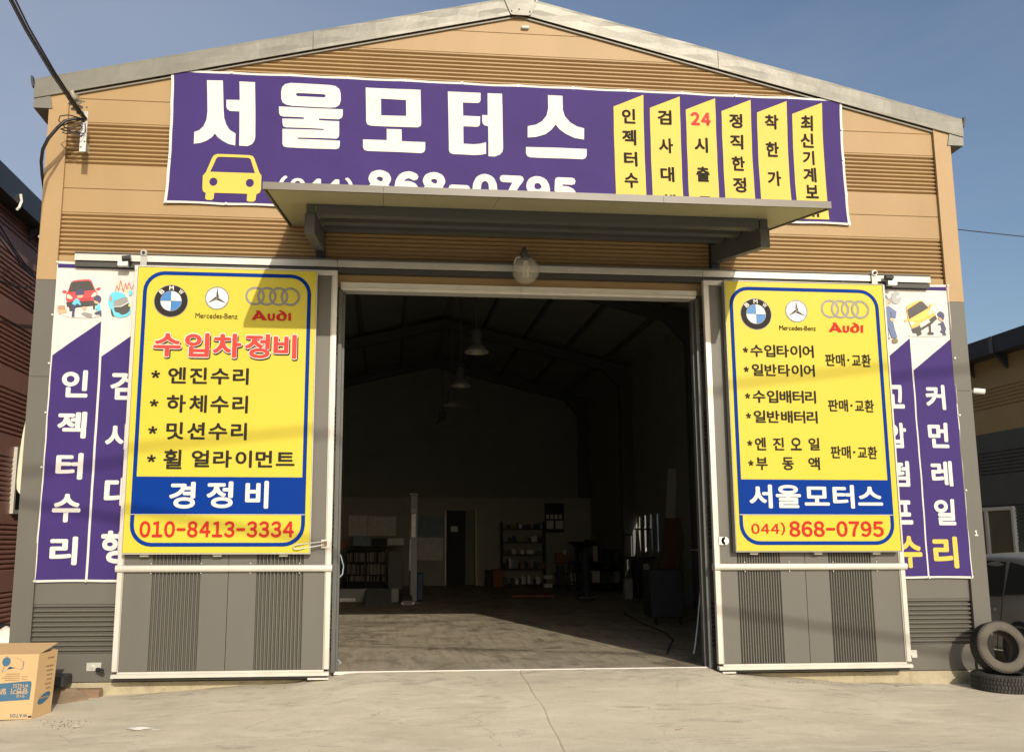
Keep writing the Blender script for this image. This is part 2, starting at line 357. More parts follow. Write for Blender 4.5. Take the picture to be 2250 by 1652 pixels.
def word(s, x0, x1, z0, z1, bold=.02, gap=.13, adv=None):
    """fits a word glyph by glyph in the box; returns points, faces"""
    P = []; Fs = []; cells = [c for c in s]
    met = []
    for c in cells:
        if (c, 0) not in GC: GC[(c, 0)] = glyphs(c, 0) if c != ' ' else ([], [])
        v, f = GC[(c, 0)]
        met.append((min(a[0] for a in v), max(a[0] for a in v)) if v else (0, .5))
    if '*' in s: bold = bold*.5
    R_ = bold*1.0; g = gap+0*R_; met = [(a-R_, b+R_) for a, b in met]; tot = sum(b-a for a, b in met)+g*(len(met)-1)
    zs = [a[1] for c in cells for a in GC[(c, 0)][0]]
    zl, zh = min(zs)-R_, max(zs)+R_; sx = (x1-x0)/tot; sz = (z1-z0)/(zh-zl); x = 0
    for c, (a, b) in zip(cells, met):
        v, f = GC[(c, 0)]
        sh = [(0, 0)]+([(R_*cos(2*pi*i/8), R_*sin(2*pi*i/8)) for i in range(8)] if R_ > .003 else [])
        for j, (dx, dz) in enumerate(sh):
            n = len(P); P += [(x0+(x+q[0]-a+dx)*sx, z0+(q[1]-zl+dz)*sz, j) for q in v]; Fs += [tuple(i+n for i in t) for t in f]
        x += b-a+g
    return P, Fs
def T(s, k, x0, y0, x1, y1, y, m, parent, bold=.02, gap=.13, deform=None, name='lettering', dx=0., dz=0.):
    a = bp(k(x0, y0), y=y); b = bp(k(x1, y1), y=y)
    P, Fs = word(s, a.x+dx, b.x+dx, b.z+dz, a.z+dz, bold, gap)
    return flat_mesh(name, P, Fs, y, m, parent, deform)

# ================================================================== GROUND
def edge_z(x):
    pts = [(-60, -.30), (-6.5, -.28), (-5.5, -.235), (-4.5, -.207), (-2.66, -.118), (-2.2, -.05), (-1.85, -.006), (2.05, -.004), (2.3, -.055), (2.87, -.118), (3.86, -.195), (5.1, -.226), (6.5, -.27), (60, -.30)]
    for (a, za), (b, zb) in zip(pts, pts[1:]):
        if x <= b: t = (x-a)/(b-a); t = t*t*(3-2*t); return za+(zb-za)*t
    return -.3
def ground_z(x, y):
    t = min(max(-y/2.7, 0), 1); t = t*t*(3-2*t)*.45+t*.55
    z = edge_z(x)*(1-t)-.295*t
    if y > .02: z = min(z, -.06-.24*min((y-.02)/.4, 1)) if abs(x) < 5.45 else edge_z(x)*.6-.3*.4
    return z + .004*sin(x*1.7+y)*sin(y*2.1+.5) * min(1, max(0, -y))
xs = [-250, -120, -60, -30, -18, -12, -9, -7.5]+[-6.5+.13*i for i in range(101)]+[7.5, 9, 12, 18, 30, 60, 120, 250]
xs = sorted(x for x in xs if abs(x+.055) > .05); xs = sorted(xs+[-.075, -.062, -.055, -.048, -.035])
ys = [-250, -120, -60, -30, -20, -15, -12, -10, -8, -7, -6, -5.5]+[-5+.12*i for i in range(42)]+[-.02, -.004, .03, .2, .5, 1.2, 2, 4, 8, 14, 20, 30, 60, 120, 300]
ys = sorted(set(ys)); gv = []; gf = []
for j, y in enumerate(ys):
    for i, x in enumerate(xs):
        xx = x; z = ground_z(x, y)
        if abs(x+.055) < .021 and y < 0:
            xx = x+.012*sin(y*3.1)+.008*sin(y*7.7)-.01
            if x == -.055: z -= .02
        gv.append((xx, y, z))
nx = len(xs)
for j in range(len(ys)-1):
    for i in range(nx-1): gf.append((j*nx+i, j*nx+i+1, (j+1)*nx+i+1, (j+1)*nx+i))
me = bpy.data.meshes.new('ground'); me.from_pydata(gv, [], gf); me.materials.append(yard_m)
me.polygons.foreach_set('use_smooth', [True]*len(me.polygons))
gr = bpy.data.objects.new('ground', me); COL.objects.link(gr); tag(gr, kind='structure')
fl = MB().box(-5.35, 5.35, .305, 20.6, -.25, 0).box(-2.06, 2.055, .0, .3045, -.25, 0).build('workshop_floor', floor_m); tag(fl, kind='structure')

# ================================================================== WORKSHOP BUILDING
B = thing('workshop_building', 'large gabled repair workshop clad in beige and grey ribbed steel siding', 'workshop', (0, 10, -.3))
def roofz(x): return 7.86-.2422*abs(x)
clipL = ((0, 0, 7.86), Vector((-.2427, 0, 1))); clipR = ((0, 0, 7.86), Vector((.2427, 0, 1)))
def siding_row(z0, x0, x1, m, clip=None, top=1.096):
    """one horizontal sandwich panel: flat, ribbed middle, flat; joints recessed"""
    prof = [(0, .012), (.004, 0)]
    z = .297
    prof.append((z-.004, 0))
    pitch = .5105/10
    for k in range(10):
        a = z+k*pitch
        prof += [(a+.003, .027), (a+.011, .033), (a+.027, .004), (a+.031, 0), (a+pitch-.006, 0), (a+pitch-.001, .008)]
    prof += [(.811, 0), (top-.005, 0), (top, .012), (top, .09), (0, .09)]
    pl = [(p[1], z0+p[0]) for p in prof]
    n = len(pl); vs = [(x0, p[0], p[1]) for p in pl]+[(x1, p[0], p[1]) for p in pl]
    fs = [(i, (i+1) % n, n+(i+1) % n, n+i) for i in range(n)]+[tuple(range(n)), tuple(range(2*n-1, n-1, -1))]
    return MB().add(vs, fs).build('siding_panel', m, B, clip=clip)
for k in range(4):
    z0 = -.072+1.096*k
    siding_row(z0, -5.32, -2.13, grey); siding_row(z0, 2.13, 5.32, grey)
siding_row(4.312, -5.32, 5.32, beige)
siding_row(5.408, -5.32, 5.32, beige, [clipL, clipR])
siding_row(6.504, -5.32, 5.32, beige, [clipL, clipR])
siding_row(7.600, -5.32, 5.32, beige, [clipL, clipR], top=.4)
# side and back walls
def wall_with_hole(x0, x1, m, name, hy0=None, hy1=None, hz0=None, hz1=None):
    mb = MB()
    if hy0 is None: mb.box(x0, x1, .09, 20.6, -.3, 6.603)
    else: mb.box(x0, x1, .09, hy0, -.3, 6.603).box(x0, x1, hy1, 20.6, -.3, 6.603).box(x0, x1, hy0, hy1, -.3, hz0).box(x0, x1, hy0, hy1, hz1, 6.603)
    return mb.build(name, m, B)
wall_with_hole(-5.46, -5.40, grey, 'side_wall'); wall_with_hole(5.40, 5.46, grey, 'side_wall', 12.4, 14.5, 1.16, 2.12)
wall_with_hole(-5.395, -5.33, int_wall, 'inner_wall'); wall_with_hole(5.33, 5.395, int_wall, 'inner_wall', 12.4, 14.5, 1.16, 2.12)
MB().prism([(-5.33, -.3), (5.33, -.3), (5.33, 6.62), (0, 7.92), (-5.33, 6.62)], .1, 'xz', 20.5).build('back_wall', int_wall, B)
MB().prism([(-5.3, 4.30), (5.3, 4.30), (5.3, 6.5), (0, 7.78), (-5.3, 6.5)], .02, 'xz', .095).build('gable_lining', int_wall, B)
box('inner_lining', -5.32, -2.16, .095, .115, 0, 4.30, int_wall, B); box('inner_lining', 2.16, 5.32, .095, .115, 0, 4.30, int_wall, B)
# roof
for s in (-1, 1):
    MB().prism([(0, 7.93), (s*5.62, 7.93-.2427*5.62), (s*5.62, 8.03-.2427*5.62), (0, 8.03)], 20.6, 'xz', .0).build('roof_slope', fascia_m, B)
# foundation
MB().box(-5.47, -2.065, .004, .3, -.6, -.078).build('foundation', concrete_f, B)
MB().box(2.06, 5.47, .004, .3, -.6, -.078).build('foundation', concrete_f, B)
box('threshold_strip', -2.1, 2.12, -.012, .0, -.03, .004, whb, B)
# corner trims (front leaf + side return), joint at 3.2
for s in (-1, 1):
    for z0, z1, m in ((4.312, 6.62, beige2), (3.205, 4.308, grey), (-.072, 3.201, grey)):
        a, b_ = sorted((s*5.30, s*5.502))
        mb = MB().box(a, b_, -.032, -.002, z0, z1); a, b_ = sorted((s*5.472, s*5.502)); mb.box(a, b_, -.002, .22, z0, z1)
        o = mb.build('corner_trim', m, B, clip=[clipL, clipR], bevel=.0)
        a, b_ = sorted((s*5.283, s*5.300)); MB().box(a, b_, -.040, -.006, z0, z1-.002).build('trim_lip', m, B, clip=[clipL, clipR])
# gable drip trim under the verge
for s in (-1, 1):
    MB().prism([(0, 7.805), (s*5.29, 7.805-.2427*5.29), (s*5.29, 7.821-.2427*5.29), (0, 7.821)], .026, 'xz', -.030).build('drip_trim', mat('drip_trim_grey', (.20, .185, .155), .5), B)
    MB().prism([(0, 7.850), (s*5.5, 7.850-.2427*5.5), (s*5.5, 7.925-.2427*5.5), (0, 7.925)], .045, 'xz', -.047).build('soffit', darkgap, B)
# verge fascia, in lengths
def fasc(xa, xb, s):
    n = 10; vs = []; 
    for i in range(n+1):
        x = xa+(xb-xa)*i/n
        for dz, y in ((-.0, -.060), (.04, -.063-.003*sin(i*2.1)), (.12, -.062-.004*sin(i*1.7+2)), (.205, -.062-.002*sin(i*2.9)), (.238, -.060), (.238, -.048), (0, -.048)):
            vs.append((s*x, y, 7.836-.2427*x+dz))
    k = 7; fs = [(i*k+j, (i+1)*k+j, (i+1)*k+(j+1) % k, i*k+(j+1) % k) for i in range(n) for j in range(k)]+[tuple(range(k)), tuple(n*k+j for j in range(k-1, -1, -1))]
    MB().add(vs, fs).build('verge_fascia', fascia_m, B, smooth=False)
for s in (-1, 1): fasc(.01, 2.50, s); fasc(2.506, 5.67, s)
pc = W2(c2, [(1070, -30), (1290, -22), (1284, 8), (1240, 95), (1225, 102), (1122, 96), (1108, 90), (1070, 3)], -.075)
cap = MB().prism(pc, .012, 'xz', -.080).build('ridge_cap', fascia_m, B)
mb = MB()
for q in ((1115, 73), (1163, 62), (1231, 78), (1265, 8)):
    a = bp(c2(*q), y=-.08); mb.cyl((a.x, -.086, a.z), (a.x, -.078, a.z), .009, 8)
mb.build('cap_screws', darkgap, cap)
# gutter end boxes
for s in (-1, 1):
    g = MB().prism([(s*5.46, 6.348), (s*5.672, 6.348), (s*5.672, 6.60), (s*5.51, 6.60)], 20.8, 'xz', -.046).build('gutter', fascia_m, B)
    MB().prism([(s*5.53, 6.10), (s*5.62, 6.16), (s*5.665, 6.345), (s*5.51, 6.345), (s*5.51, 6.08)], .14, 'xz', .55).build('gutter_outlet', darkf, g)
    MB().prism([(s*5.675, 6.60), (s*5.70, 6.73), (s*5.72, 6.74), (s*5.72, 6.68), (s*5.70, 6.60)], .05, 'xz', -.06).build('gutter_hook', darkf, g)
box('vent_cap', .03, .125, -.045, 0, 7.655, 7.69, whb, B, bevel=.008)
# lettering on corner trim
T('1', c8, 1932, 222, 1958, 258, -.0335, whi, B, bold=.06, name='house_number')
# jambs and lintel
for s in (-1, 1):
    a, b_ = sorted((s*2.13, s*2.085)); box('door_jamb', a, b_, -.055, .12, 0, 4.27, steel_d, B)
    a, b_ = sorted((s*2.084, s*2.06)); box('door_stop', a, b_, .02, .10, 0, 4.27, steel_d, B)
for xa, xb in ((-2.11, -.012), (-.008, 2.10)):
    MB().box(xa, xb, -.075, .10, 4.295, 4.352).box(xa, xb, -.085, -.076, 4.300, 4.306).box(xa, xb, -.055, .10, 4.262, 4.294).build('lintel_trim', alu, B)
# interior frames, purlins
for y in (3.0, 8.8, 14.6, 20.2):
    mb = MB()
    for s in (-1, 1):
        a, b_ = sorted((s*4.98, s*5.32)); mb.box(a, b_, y-.09, y+.09, 0, 6.3)
        mb.prism([(0, 7.35), (s*4.5, 7.35-.2427*4.5), (s*4.98, 5.75), (s*5.32, 5.6), (s*5.32, 7.62-.2427*5.32), (0, 7.62)], .17, 'xz', y-.085)
    mb.build('portal_frame', steel_d, B)
for s in (-1, 1):
    for k in range(1, 5):
        x = s*1.15*k; zz = 7.76-.2427*abs(x)
        box('purlin', x-.035, x+.035, .13, 20.48, zz-.14, zz, mat('purlin_paint', (.13, .13, .115), .6), B)
for s in (-1, 1):
    MB().prism([(s*.01, 7.79), (s*5.32, 7.79-.2427*5.32), (s*5.32, 7.81-.2427*5.32), (s*.01, 7.81)], 20.3, 'xz', .13).build('roof_lining', int_wall, B)
# partition at the back with door
for a, b_ in ((-5.32, .41), (1.40, 5.32)): box('office_partition', a, b_, 20.0, 20.1, 0, 2.89, int_cream, B)
box('office_partition', .41, 1.40, 20.0, 20.1, 2.46, 2.89, int_cream, B)
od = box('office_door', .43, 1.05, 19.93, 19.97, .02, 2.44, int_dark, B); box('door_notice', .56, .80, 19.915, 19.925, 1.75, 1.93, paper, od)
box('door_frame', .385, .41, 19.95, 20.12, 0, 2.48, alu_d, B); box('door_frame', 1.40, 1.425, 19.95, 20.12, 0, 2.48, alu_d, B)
# side window with curtain strips
wv = box('side_window', 5.38, 5.41, 12.4, 12.45, 1.16, 2.12, alu, B); box('window_frame', 5.38, 5.41, 13.42, 13.47, 1.16, 2.12, alu, wv); box('window_frame', 5.38, 5.41, 14.45, 14.5, 1.16, 2.12, alu, wv)
curt = mat('curtain_cloth', (.30, .28, .22), .9)
for a, b_ in ((12.45, 12.85), (13.05, 13.40), (13.55, 13.95), (14.1, 14.2)): box('curtain', 5.30, 5.315, a, b_, 1.14, 2.14, curt, wv)

# ================================================================== RAILS
def rail(x0, x1, label, ends=True):
    t = thing('door_rail', label, 'sliding door rail', ((x0+x1)/2, -.09, 4.5), 'sliding door rails above the doorway')
    MB().box(x0, x1, -.115, -.03, 4.525, 4.600).box(x0, x1, -.125, -.115, 4.517, 4.588).build('channel', alu, t)
    box('top_lip', x0, x1, -.135, -.03, 4.601, 4.612, mat('lip_dark', (.10, .10, .095), .5), t)
    box('lower_track', x0, x1, -.10, -.035, 4.455, 4.514, mat('track_dark', (.045, .044, .04), .6), t)
    mb = MB(); x = x0+.35
    while x < x1: mb.cyl((x, -.129, 4.555), (x, -.124, 4.555), .011, 8); x += .78
    mb.build('rail_screws', galv, t); return t
rail(-5.07, -2.15, 'aluminium sliding rail over the left yellow sign, sunlit at its outer end')
rail(2.17, 5.03, 'aluminium sliding rail over the right yellow sign')
rail(-2.145, 2.165, 'shaded aluminium rail across the doorway behind the globe lamp')

# ================================================================== SLIDING DOORS
def ribbed(name, x0, x1, z0, z1, zones, y, m, parent, pitch=.04):
    """vertical sheet with ribbed zones"""
    pr = [(x0, y)]
    for a, b_ in zones:
        n = max(1, round((b_-a)/pitch)); p = (b_-a)/n; pr.append((a-.002, y))
        for k in range(n): q = a+k*p; pr += [(q+.06*p, y+.6*p), (q+.25*p, y+.72*p), (q+.56*p, y+.10*p), (q+.64*p, y), (q+.92*p, y)]
    pr += [(x1, y), (x1, y+.03), (x0, y+.03)]
    n = len(pr); vs = [(p[0], p[1], z0) for p in pr]+[(p[0], p[1], z1) for p in pr]
    return MB().add(vs, [(i, (i+1) % n, n+(i+1) % n, n+i) for i in range(n)]+[tuple(range(n)), tuple(range(2*n-1, n-1, -1))]).build(name, m, parent)
def sliding_door(x0, x1, seam, zones, label, hang, rp=.04):
    t = thing('sliding_door', label, 'sliding door', ((x0+x1)/2, -.17, 0), 'sliding doors of the workshop')
    fr = .055
    box('stile', x0, x0+fr, -.205, -.145, .055, 4.39, alu, t, bevel=.004); box('stile', x1-fr, x1, -.205, -.145, .055, 4.39, alu, t, bevel=.004)
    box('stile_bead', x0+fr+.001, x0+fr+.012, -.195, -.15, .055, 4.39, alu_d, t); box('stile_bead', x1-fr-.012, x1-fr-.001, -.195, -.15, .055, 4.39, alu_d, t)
    MB().box(x0, x1, -.205, -.145, 4.391, 4.452).build('top_rail', alu, t, bevel=.004)
    br = MB().box(x0, x1, -.205, -.145, -.006, .030).box(x0-.0, x1+.0, -.225, -.206, -.008, .026).box(x0+fr, x1-fr, -.20, -.15, .031, .052).build('bottom_rail', alu, t)
    mr_ = MB()
    pro = [(-.206, 1.078), (-.222, 1.080), (-.236, 1.090), (-.242, 1.108), (-.242, 1.128), (-.236, 1.144), (-.222, 1.152), (-.206, 1.154), (-.146, 1.154), (-.146, 1.078)]
    mr_.add([(x0-.012, a, b_) for a, b_ in pro]+[(x1+.012, a, b_) for a, b_ in pro], [(i, (i+1) % 10, 10+(i+1) % 10, 10+i) for i in range(10)]+[tuple(range(10)), tuple(range(19, 9, -1))]).build('mid_rail', alu, t)
    mb = MB()
    for zz in (1.066, 1.168):
        x = x0+.35
        while x < x1: mb.cyl((x, -.206, zz), (x, -.200, zz), .006, 6); x += .52
    for xx in (x0+.028, x1-.028):
        zz = .35
        while zz < 4.3: mb.cyl((xx, -.212, zz), (xx, -.204, zz), .006, 6); zz += .4
    mb.build('rivets', galv, t)
    for z0, z1 in ((.055, 1.076), (1.156, 4.388)):
        zl = [z for z in zones if z[1] < seam]; zr = [z for z in zones if z[0] > seam]
        ribbed('door_panel', x0+fr+.013, seam-.003, z0, z1, zl, -.185, greyrib, t, rp); ribbed('door_panel', seam+.003, x1-fr-.013, z0, z1, zr, -.185, greyrib, t, rp)
    box('backing', x0+.02, x1-.02, -.150, -.140, .01, 4.44, darkgap, t)
    hg = MB().box(hang-.035, hang+.035, -.150, -.140, 4.45, 4.62).cyl((hang, -.162, 4.612), (hang, -.138, 4.612), .037, 20).build('hanger', mat('hanger_steel', (.34, .33, .30), .4, .4), t)
    MB().cyl((hang, -.182, 4.610), (hang, -.163, 4.610), .017, 6).build('hanger_bolt', darkgap, hg)
    return t
dl = sliding_door(-4.388, -2.140, -3.232, [(-4.025, -3.51), (-2.934, -2.422)], 'left grey ribbed sliding door in white aluminium frame, with wooden latch', -4.31)
dr = sliding_door(2.140, 4.388, 3.206, [(2.41, 2.924), (3.486, 4.003)], 'right grey ribbed sliding door in white aluminium frame, with small round ring pull', 4.30, .0305)
# stops, latches
def P3(k, x, y, yy): return bp(k(x, y), y=yy)
for k, x, z, s in ((0, -4.53, 4.505, 1), (0, 4.50, 4.52, -1)):
    t = thing('rail_stop', 'black rubber stop clamped on the %s end of rail beside %s sign' % (('left', 'left yellow') if s > 0 else ('right', 'right yellow')), 'door stop', (x, -.13, z-.05), 'rubber door stops')
    MB().box(x-.05, x+.06, -.19, -.13, z-.06, z+.01).build('clamp', galv, t); MB().cyl((x, -.19, z+.02), (x+.09*s, -.19, z+.03), .032, 12).cyl((x+.01, -.20, z+.03), (x+.01, -.13, z+.03), .014, 8).build('buffer', plast_b, t)
for x, s, lb in ((-4.62, 1, 'steel floor-level bumper bracket left of the left door'), (4.50, -1, 'steel floor-level bumper bracket right of the right door')):
    t = thing('door_bumper', lb, 'bumper', (x, -.05, .02), 'door bumpers near the ground')
    z = .075 if s > 0 else .105
    MB().box(x-.08, x+.07, -.012, -.002, z-.03, z+.055).build('plate', galv, t); MB().cyl((x+s*.05, -.07, z-.01), (x+s*.12, -.13, z-.015), .024, 10).build('buffer', plast_b, t)
    MB().cyl((x-.02, -.03, z+.012), (x-.02, -.012, z+.012), .018, 8).build('bolt', galv, t)
MB().box(-2.25, -2.16, -.222, -.207, 1.33, 1.42).build('latch_plate', galv, dl)
a = bp(c6(1905, 355), y=-.42); b_ = bp(c6(2065, 345), y=-.25)
MB().box(-2.24, -2.19, -.25, -.223, 1.35, 1.405).build('latch_block', wood, dl)
MB().tube([(-2.22, -.25, 1.40), (-2.5, -.34, 1.365), (-2.535, -.345, 1.35), (-2.53, -.345, 1.325), (-2.49, -.338, 1.318), (-2.22, -.25, 1.365)], .007, 8).build('latch_hasp', galv, dl)
rr = MB().box(2.20, 2.27, -.212, -.200, 1.36, 1.45).cyl((2.27, -.212, 1.405), (2.27, -.200, 1.405), .045, 20).build('pull_plate', galv, dr)
MB().cyl((2.265, -.235, 1.405), (2.265, -.212, 1.405), .017, 10).build('pull_knob', galv, rr)
box('guide_foot', -2.36, -2.14, -.24, -.16, -.045, -.028, galv, dl); box('guide_foot', 2.17, 2.32, -.24, -.16, -.04, -.025, galv, dr)
box('bottom_seal', -4.37, -2.16, -.19, -.15, -.035, -.0065, darkgap, dl); box('bottom_seal', 2.16, 4.37, -.19, -.15, -.035, -.0065, darkgap, dr)

# ================================================================== SIGN BOARDS
def sign_board(x0, x1, z0, z1, label, left):
    t = thing('sign_board', label, 'sign', ((x0+x1)/2, -.25, z0), 'yellow sign boards on the sliding doors')
    MB().box(x0, x1, -.298, -.212, z0, z1).build('light_box', edgeg, t, bevel=.004)
    Y = -.3
    shape('face', [rrect(x0+.006, x1-.006, z0+.006, z1-.006, .004, 1)], Y, yel, t)
    for xx in (x0+.004, ): pass
    mb = MB()
    for a, b_, c_, d in ((x0-.006, x1+.006, z1, z1+.008), (x0-.006, x1+.006, z0-.008, z0), (x0-.006, x0, z0, z1), (x1, x1+.006, z0, z1)): mb.box(a, b_, -.304, -.215, c_, d)
    mb.build('edge_profile', edgeg if not left else alu, t)
    for xx in (x0+.22, (x0+x1)/2, x1-.28):
        box('mounting_clip', xx-.045, xx+.045, -.262, -.215, z0-.035, z0-.009, mat('clip_steel', (.33, .31, .26), .5, .3), t)
        box('mounting_clip', xx-.045, xx+.045, -.235, -.207, z1+.009, z1+.024, mat('clip_brass', (.5, .45, .25), .5), t)
    return t
LZ = -.303; L2 = -.306; L3 = -.309; L4 = -.312
def border(x0, x1, z0, z1, t, w_=.042, r=.23):
    shape('border_line', [rrect(x0, x1, z0, z1, r), rrect(x0+w_, x1-w_, z0+w_, z1-w_, r-w_)], LZ, blu, t)
SL = sign_board(-4.322, -2.366, 1.276, 4.407, 'left yellow lightbox sign listing engine and alignment repairs with a mobile number', True)
SR = sign_board(2.362, 4.306, 1.288, 4.420, 'right yellow lightbox sign listing tyres, batteries and oil with an office number', False)
a = bp(cs(212, 700), y=LZ); b_ = bp(cs(1970, 700), y=LZ); top = bp(cs(1100, 310), y=LZ); bot = bp(c6(1400, 327), y=LZ)
border(a.x, b_.x, bot.z, top.z, SL)
bt = bp(c4(1400, 1497), y=L2); bb = bp(c6(1400, 119), y=L2)
def band(x0, x1, z0, z1, t):
    shape('blue_band', [[(x0, z0), (x1, z0), (x1, z1), (x0, z1)]], L2, blu, t)
    h = .006; shape('band_line', [[(x0, z0-h), (x1, z0-h), (x1, z0), (x0, z0)]], L3, whi, t)
band(a.x+.002, b_.x-.002, bb.z, bt.z, SL)
aR = bp(c5(368, 500), y=LZ); bR = bp(c5(1318, 400), y=LZ); topR = bp(c5(800, 288), y=LZ); botR = bp(c8(900, 316), y=LZ)
border(aR.x, bR.x, botR.z, topR.z, SR)
btR = bp(c5(900, 1515), y=L2); bbR = bp(c8(900, 121), y=L2); band(aR.x+.002, bR.x-.002, bbR.z, btR.z, SR)
# emblems
silver = mat('emblem_silver', (.20, .195, .17), .5, .2, var=.15, scale=20); sky_b = mat('emblem_blue', (.02, .17, .46), .5, var=.1, scale=9); emb_w = mat('emblem_white', (.68, .68, .70), .4); emb_k = mat('emblem_black', (.022, .020, .019), .6, spec=.12)
def emblems(k, cB, rB, cM, rM, cA, rA, pitchA, thick, tt):
    def C(c_, dx=0, dy=0): q = bp(k(c_[0]+dx, c_[1]+dy), y=LZ); return q.x, q.z
    x, z = C(cB); R = abs(C(cB, rB)[0]-x)
    o = thing_part('roundel', tt)
    shape('outer_ring', [circ(x, z, R, 48), circ(x, z, R*.965, 48)], LZ, silver, o); shape('black_ring', [circ(x, z, R*.965, 48), circ(x, z, R*.63, 40)], LZ, emb_k, o)
    shape('inner_ring', [circ(x, z, R*.63, 40), circ(x, z, R*.60, 40)], LZ, silver, o)
    for q in range(4):
        shape('quarter', [[(x, z)]+circ(x, z, R*.60, 12, q*pi/2, (q+1)*pi/2)+[(x+R*.6*cos((q+1)*pi/2), z+R*.6*sin((q+1)*pi/2))]], LZ-.001, sky_b if q in (1, 3) else emb_w, o)
    g = R*.012
    shapes('cross_line', [[[(x-g, z-R*.6), (x+g, z-R*.6), (x+g, z+R*.6), (x-g, z+R*.6)]]], L2, silver, o)
    shapes('cross_line', [[[(x-R*.6, z-g), (x+R*.6, z-g), (x+R*.6, z+g), (x-R*.6, z+g)]]], L2-.001, silver, o)
    for ch, ang in (('B', 135), ('M', 90), ('W', 45)):
        P, Fs = word(ch, -R*.135, R*.135, -R*.135, R*.135, .03); a_ = radians(ang-90); px, pz = x+R*.80*cos(radians(ang)), z+R*.80*sin(radians(ang))
        if ch != 'M': a_ *= .9
        flat_mesh('lettering', [(px+p[0]*cos(a_)-p[1]*sin(a_), pz+p[0]*sin(a_)+p[1]*cos(a_), p[2]) for p in P], Fs, L2, whi, o)
    x, z = C(cM); R = abs(C(cM, rM)[0]-x); o = thing_part('star_emblem', tt)
    shape('disc', [circ(x, z, R*.93, 40)], LZ, emb_w, o); shape('ring', [circ(x, z, R, 40), circ(x, z, R*.90, 40)], L2, silver, o)
    for i in range(3):
        t_ = radians(90+120*i); w1 = .085*R
        tip = (x+R*.93*cos(t_), z+R*.93*sin(t_)); b1 = (x+w1*2*cos(t_+pi/3), z+w1*2*sin(t_+pi/3)); b2 = (x+w1*2*cos(t_-pi/3), z+w1*2*sin(t_-pi/3))
        shape('star_ray', [[(x, z), b1, tip]], L2-.0005, silver, o); shape('star_ray', [[(x, z), tip, b2]], L2-.0005, emb_k, o)
    x, z = C(cA); R = abs(C(cA, rA)[0]-x); pA = abs(C(cA, pitchA)[0]-x); th = abs(C(cA, thick)[0]-x); o = thing_part('four_rings', tt)
    for i in range(4):
        xx = x+pA*i; yy = LZ-.0012*(i % 2)-.0004*i
        shape('ring', [circ(xx, z, R, 48), circ(xx, z, R-th, 44)], yy, silver, o); shape('ring_edge', [circ(xx, z, R, 48), circ(xx, z, R-.006, 44)], yy-.0003, emb_k if 0 else mat('emblem_dark_edge', (.14, .13, .11), .4), o)
def thing_part(name, parent):
    o = bpy.data.objects.new(name, None); COL.objects.link(o); o.parent = parent; o.empty_display_size = .05; return o
emblems(cs, (515, 603), 178, (995, 573), 126, (1390, 551), 101, 123, 24, SL)
emblems(c5, (533, 455), 100, (792, 436), 71, (1007, 422), 58, 64.5, 13, SR)
def car_words(k, m, a, t):
    T('Mercedes-Benz', k, *m, L2, blk, t, bold=.004, gap=.07); x0, y0, x1, y1 = a
    # Audi wordmark: heavy slanted capital A then u d i
    w_ = x1-x0; h = y1-y0
    def q(u, v):
        if .43 < u < .67: u = .41+(u-.44)*.86
        elif .68 < u < .92: u = .625+(u-.69)*1.24
        return (x0+w_*u, y1-h*v)
    A = [q(.0, .03), q(.12, .95), q(.20, .92), q(.40, .0), q(.28, .0), q(.245, .18), q(.15, .18), q(.11, .03)]
    A = [q(.0, .08), q(.135, .80), q(.115, .98), q(.215, .98), q(.40, .04), q(.275, .04), q(.245, .22), q(.13, .22), q(.105, .08)]
    hole = [q(.165, .38), q(.215, .38), q(.195, .66)]
    Uo = [q(.44, .68), q(.515, .68), q(.515, .30), q(.535, .17), q(.565, .17), q(.585, .30), q(.585, .68), q(.66, .68), q(.66, .25), q(.63, .06), q(.58, .0), q(.51, .0), q(.46, .07), q(.44, .25)]
    dd = [q(.69, .30), q(.70, .50), q(.74, .66), q(.80, .70), q(.77, .86), q(.72, .90), q(.78, 1.0), q(.87, .80), q(.91, .50), q(.90, .18), q(.85, .0), q(.75, .0), q(.70, .12)]
    dh = [q(.765, .35), q(.775, .52), q(.81, .55), q(.84, .48), q(.84, .20), q(.80, .15), q(.77, .2)]
    ii = [q(.93, .0), q(1.0, .0), q(1.0, .72), q(.93, .72)]
    f = lambda l: W2(k, l, L2)
    shapes('lettering', [[f(A), f(hole)], [f(Uo)], [f(dd), f(dh)], [f(ii)]], L2, red, t)
car_words(cs, (770, 727, 1207, 790), (1350, 698, 1765, 808), SL); car_words(c5, (682, 527, 918, 562), (998, 508, 1220, 574), SR)
# headline with white outline and dark shadow
T('수입차정비', cs, 330, 922, 1832, 1222, L2+.001, blk, SL, bold=.062, gap=.055, dx=.004, dz=-.008); T('수입차정비', cs, 328, 915, 1830, 1216, L2, whi, SL, bold=.062, gap=.055); T('수입차정비', cs, 338, 926, 1820, 1206, L3, redh, SL, bold=.034, gap=.111)
AST = [('엔진수리', (970, 815, 1025, 865), (1080, 793, 1592, 908)), ('하체수리', (960, 1000, 1015, 1047), (1070, 970, 1587, 1090)), ('밋션수리', (950, 1172, 1007, 1222), (1068, 1145, 1580, 1262))]
for s_, a_, t_ in AST: T('*', c4, *a_, L2, blk, SL, bold=.05); T(s_, c4, *t_, L2, blk, SL, bold=.026, gap=.16)
T('*', c4, 942, 1355, 998, 1403, L2, blk, SL, bold=.05); T('휠', c4, 1050, 1320, 1162, 1447, L2, blk, SL, bold=.022); T('얼라이먼트', c4, 1230, 1325, 1887, 1440, L2, blk, SL, bold=.026, gap=.16)
T('경', D0, 373, 1058, 428, 1117, L3, whi, SL, bold=.03); T('정', D0, 455, 1057, 511, 1116, L3, whi, SL, bold=.03); T('비', D0, 540, 1056, 589, 1117, L3, whi, SL, bold=.03)
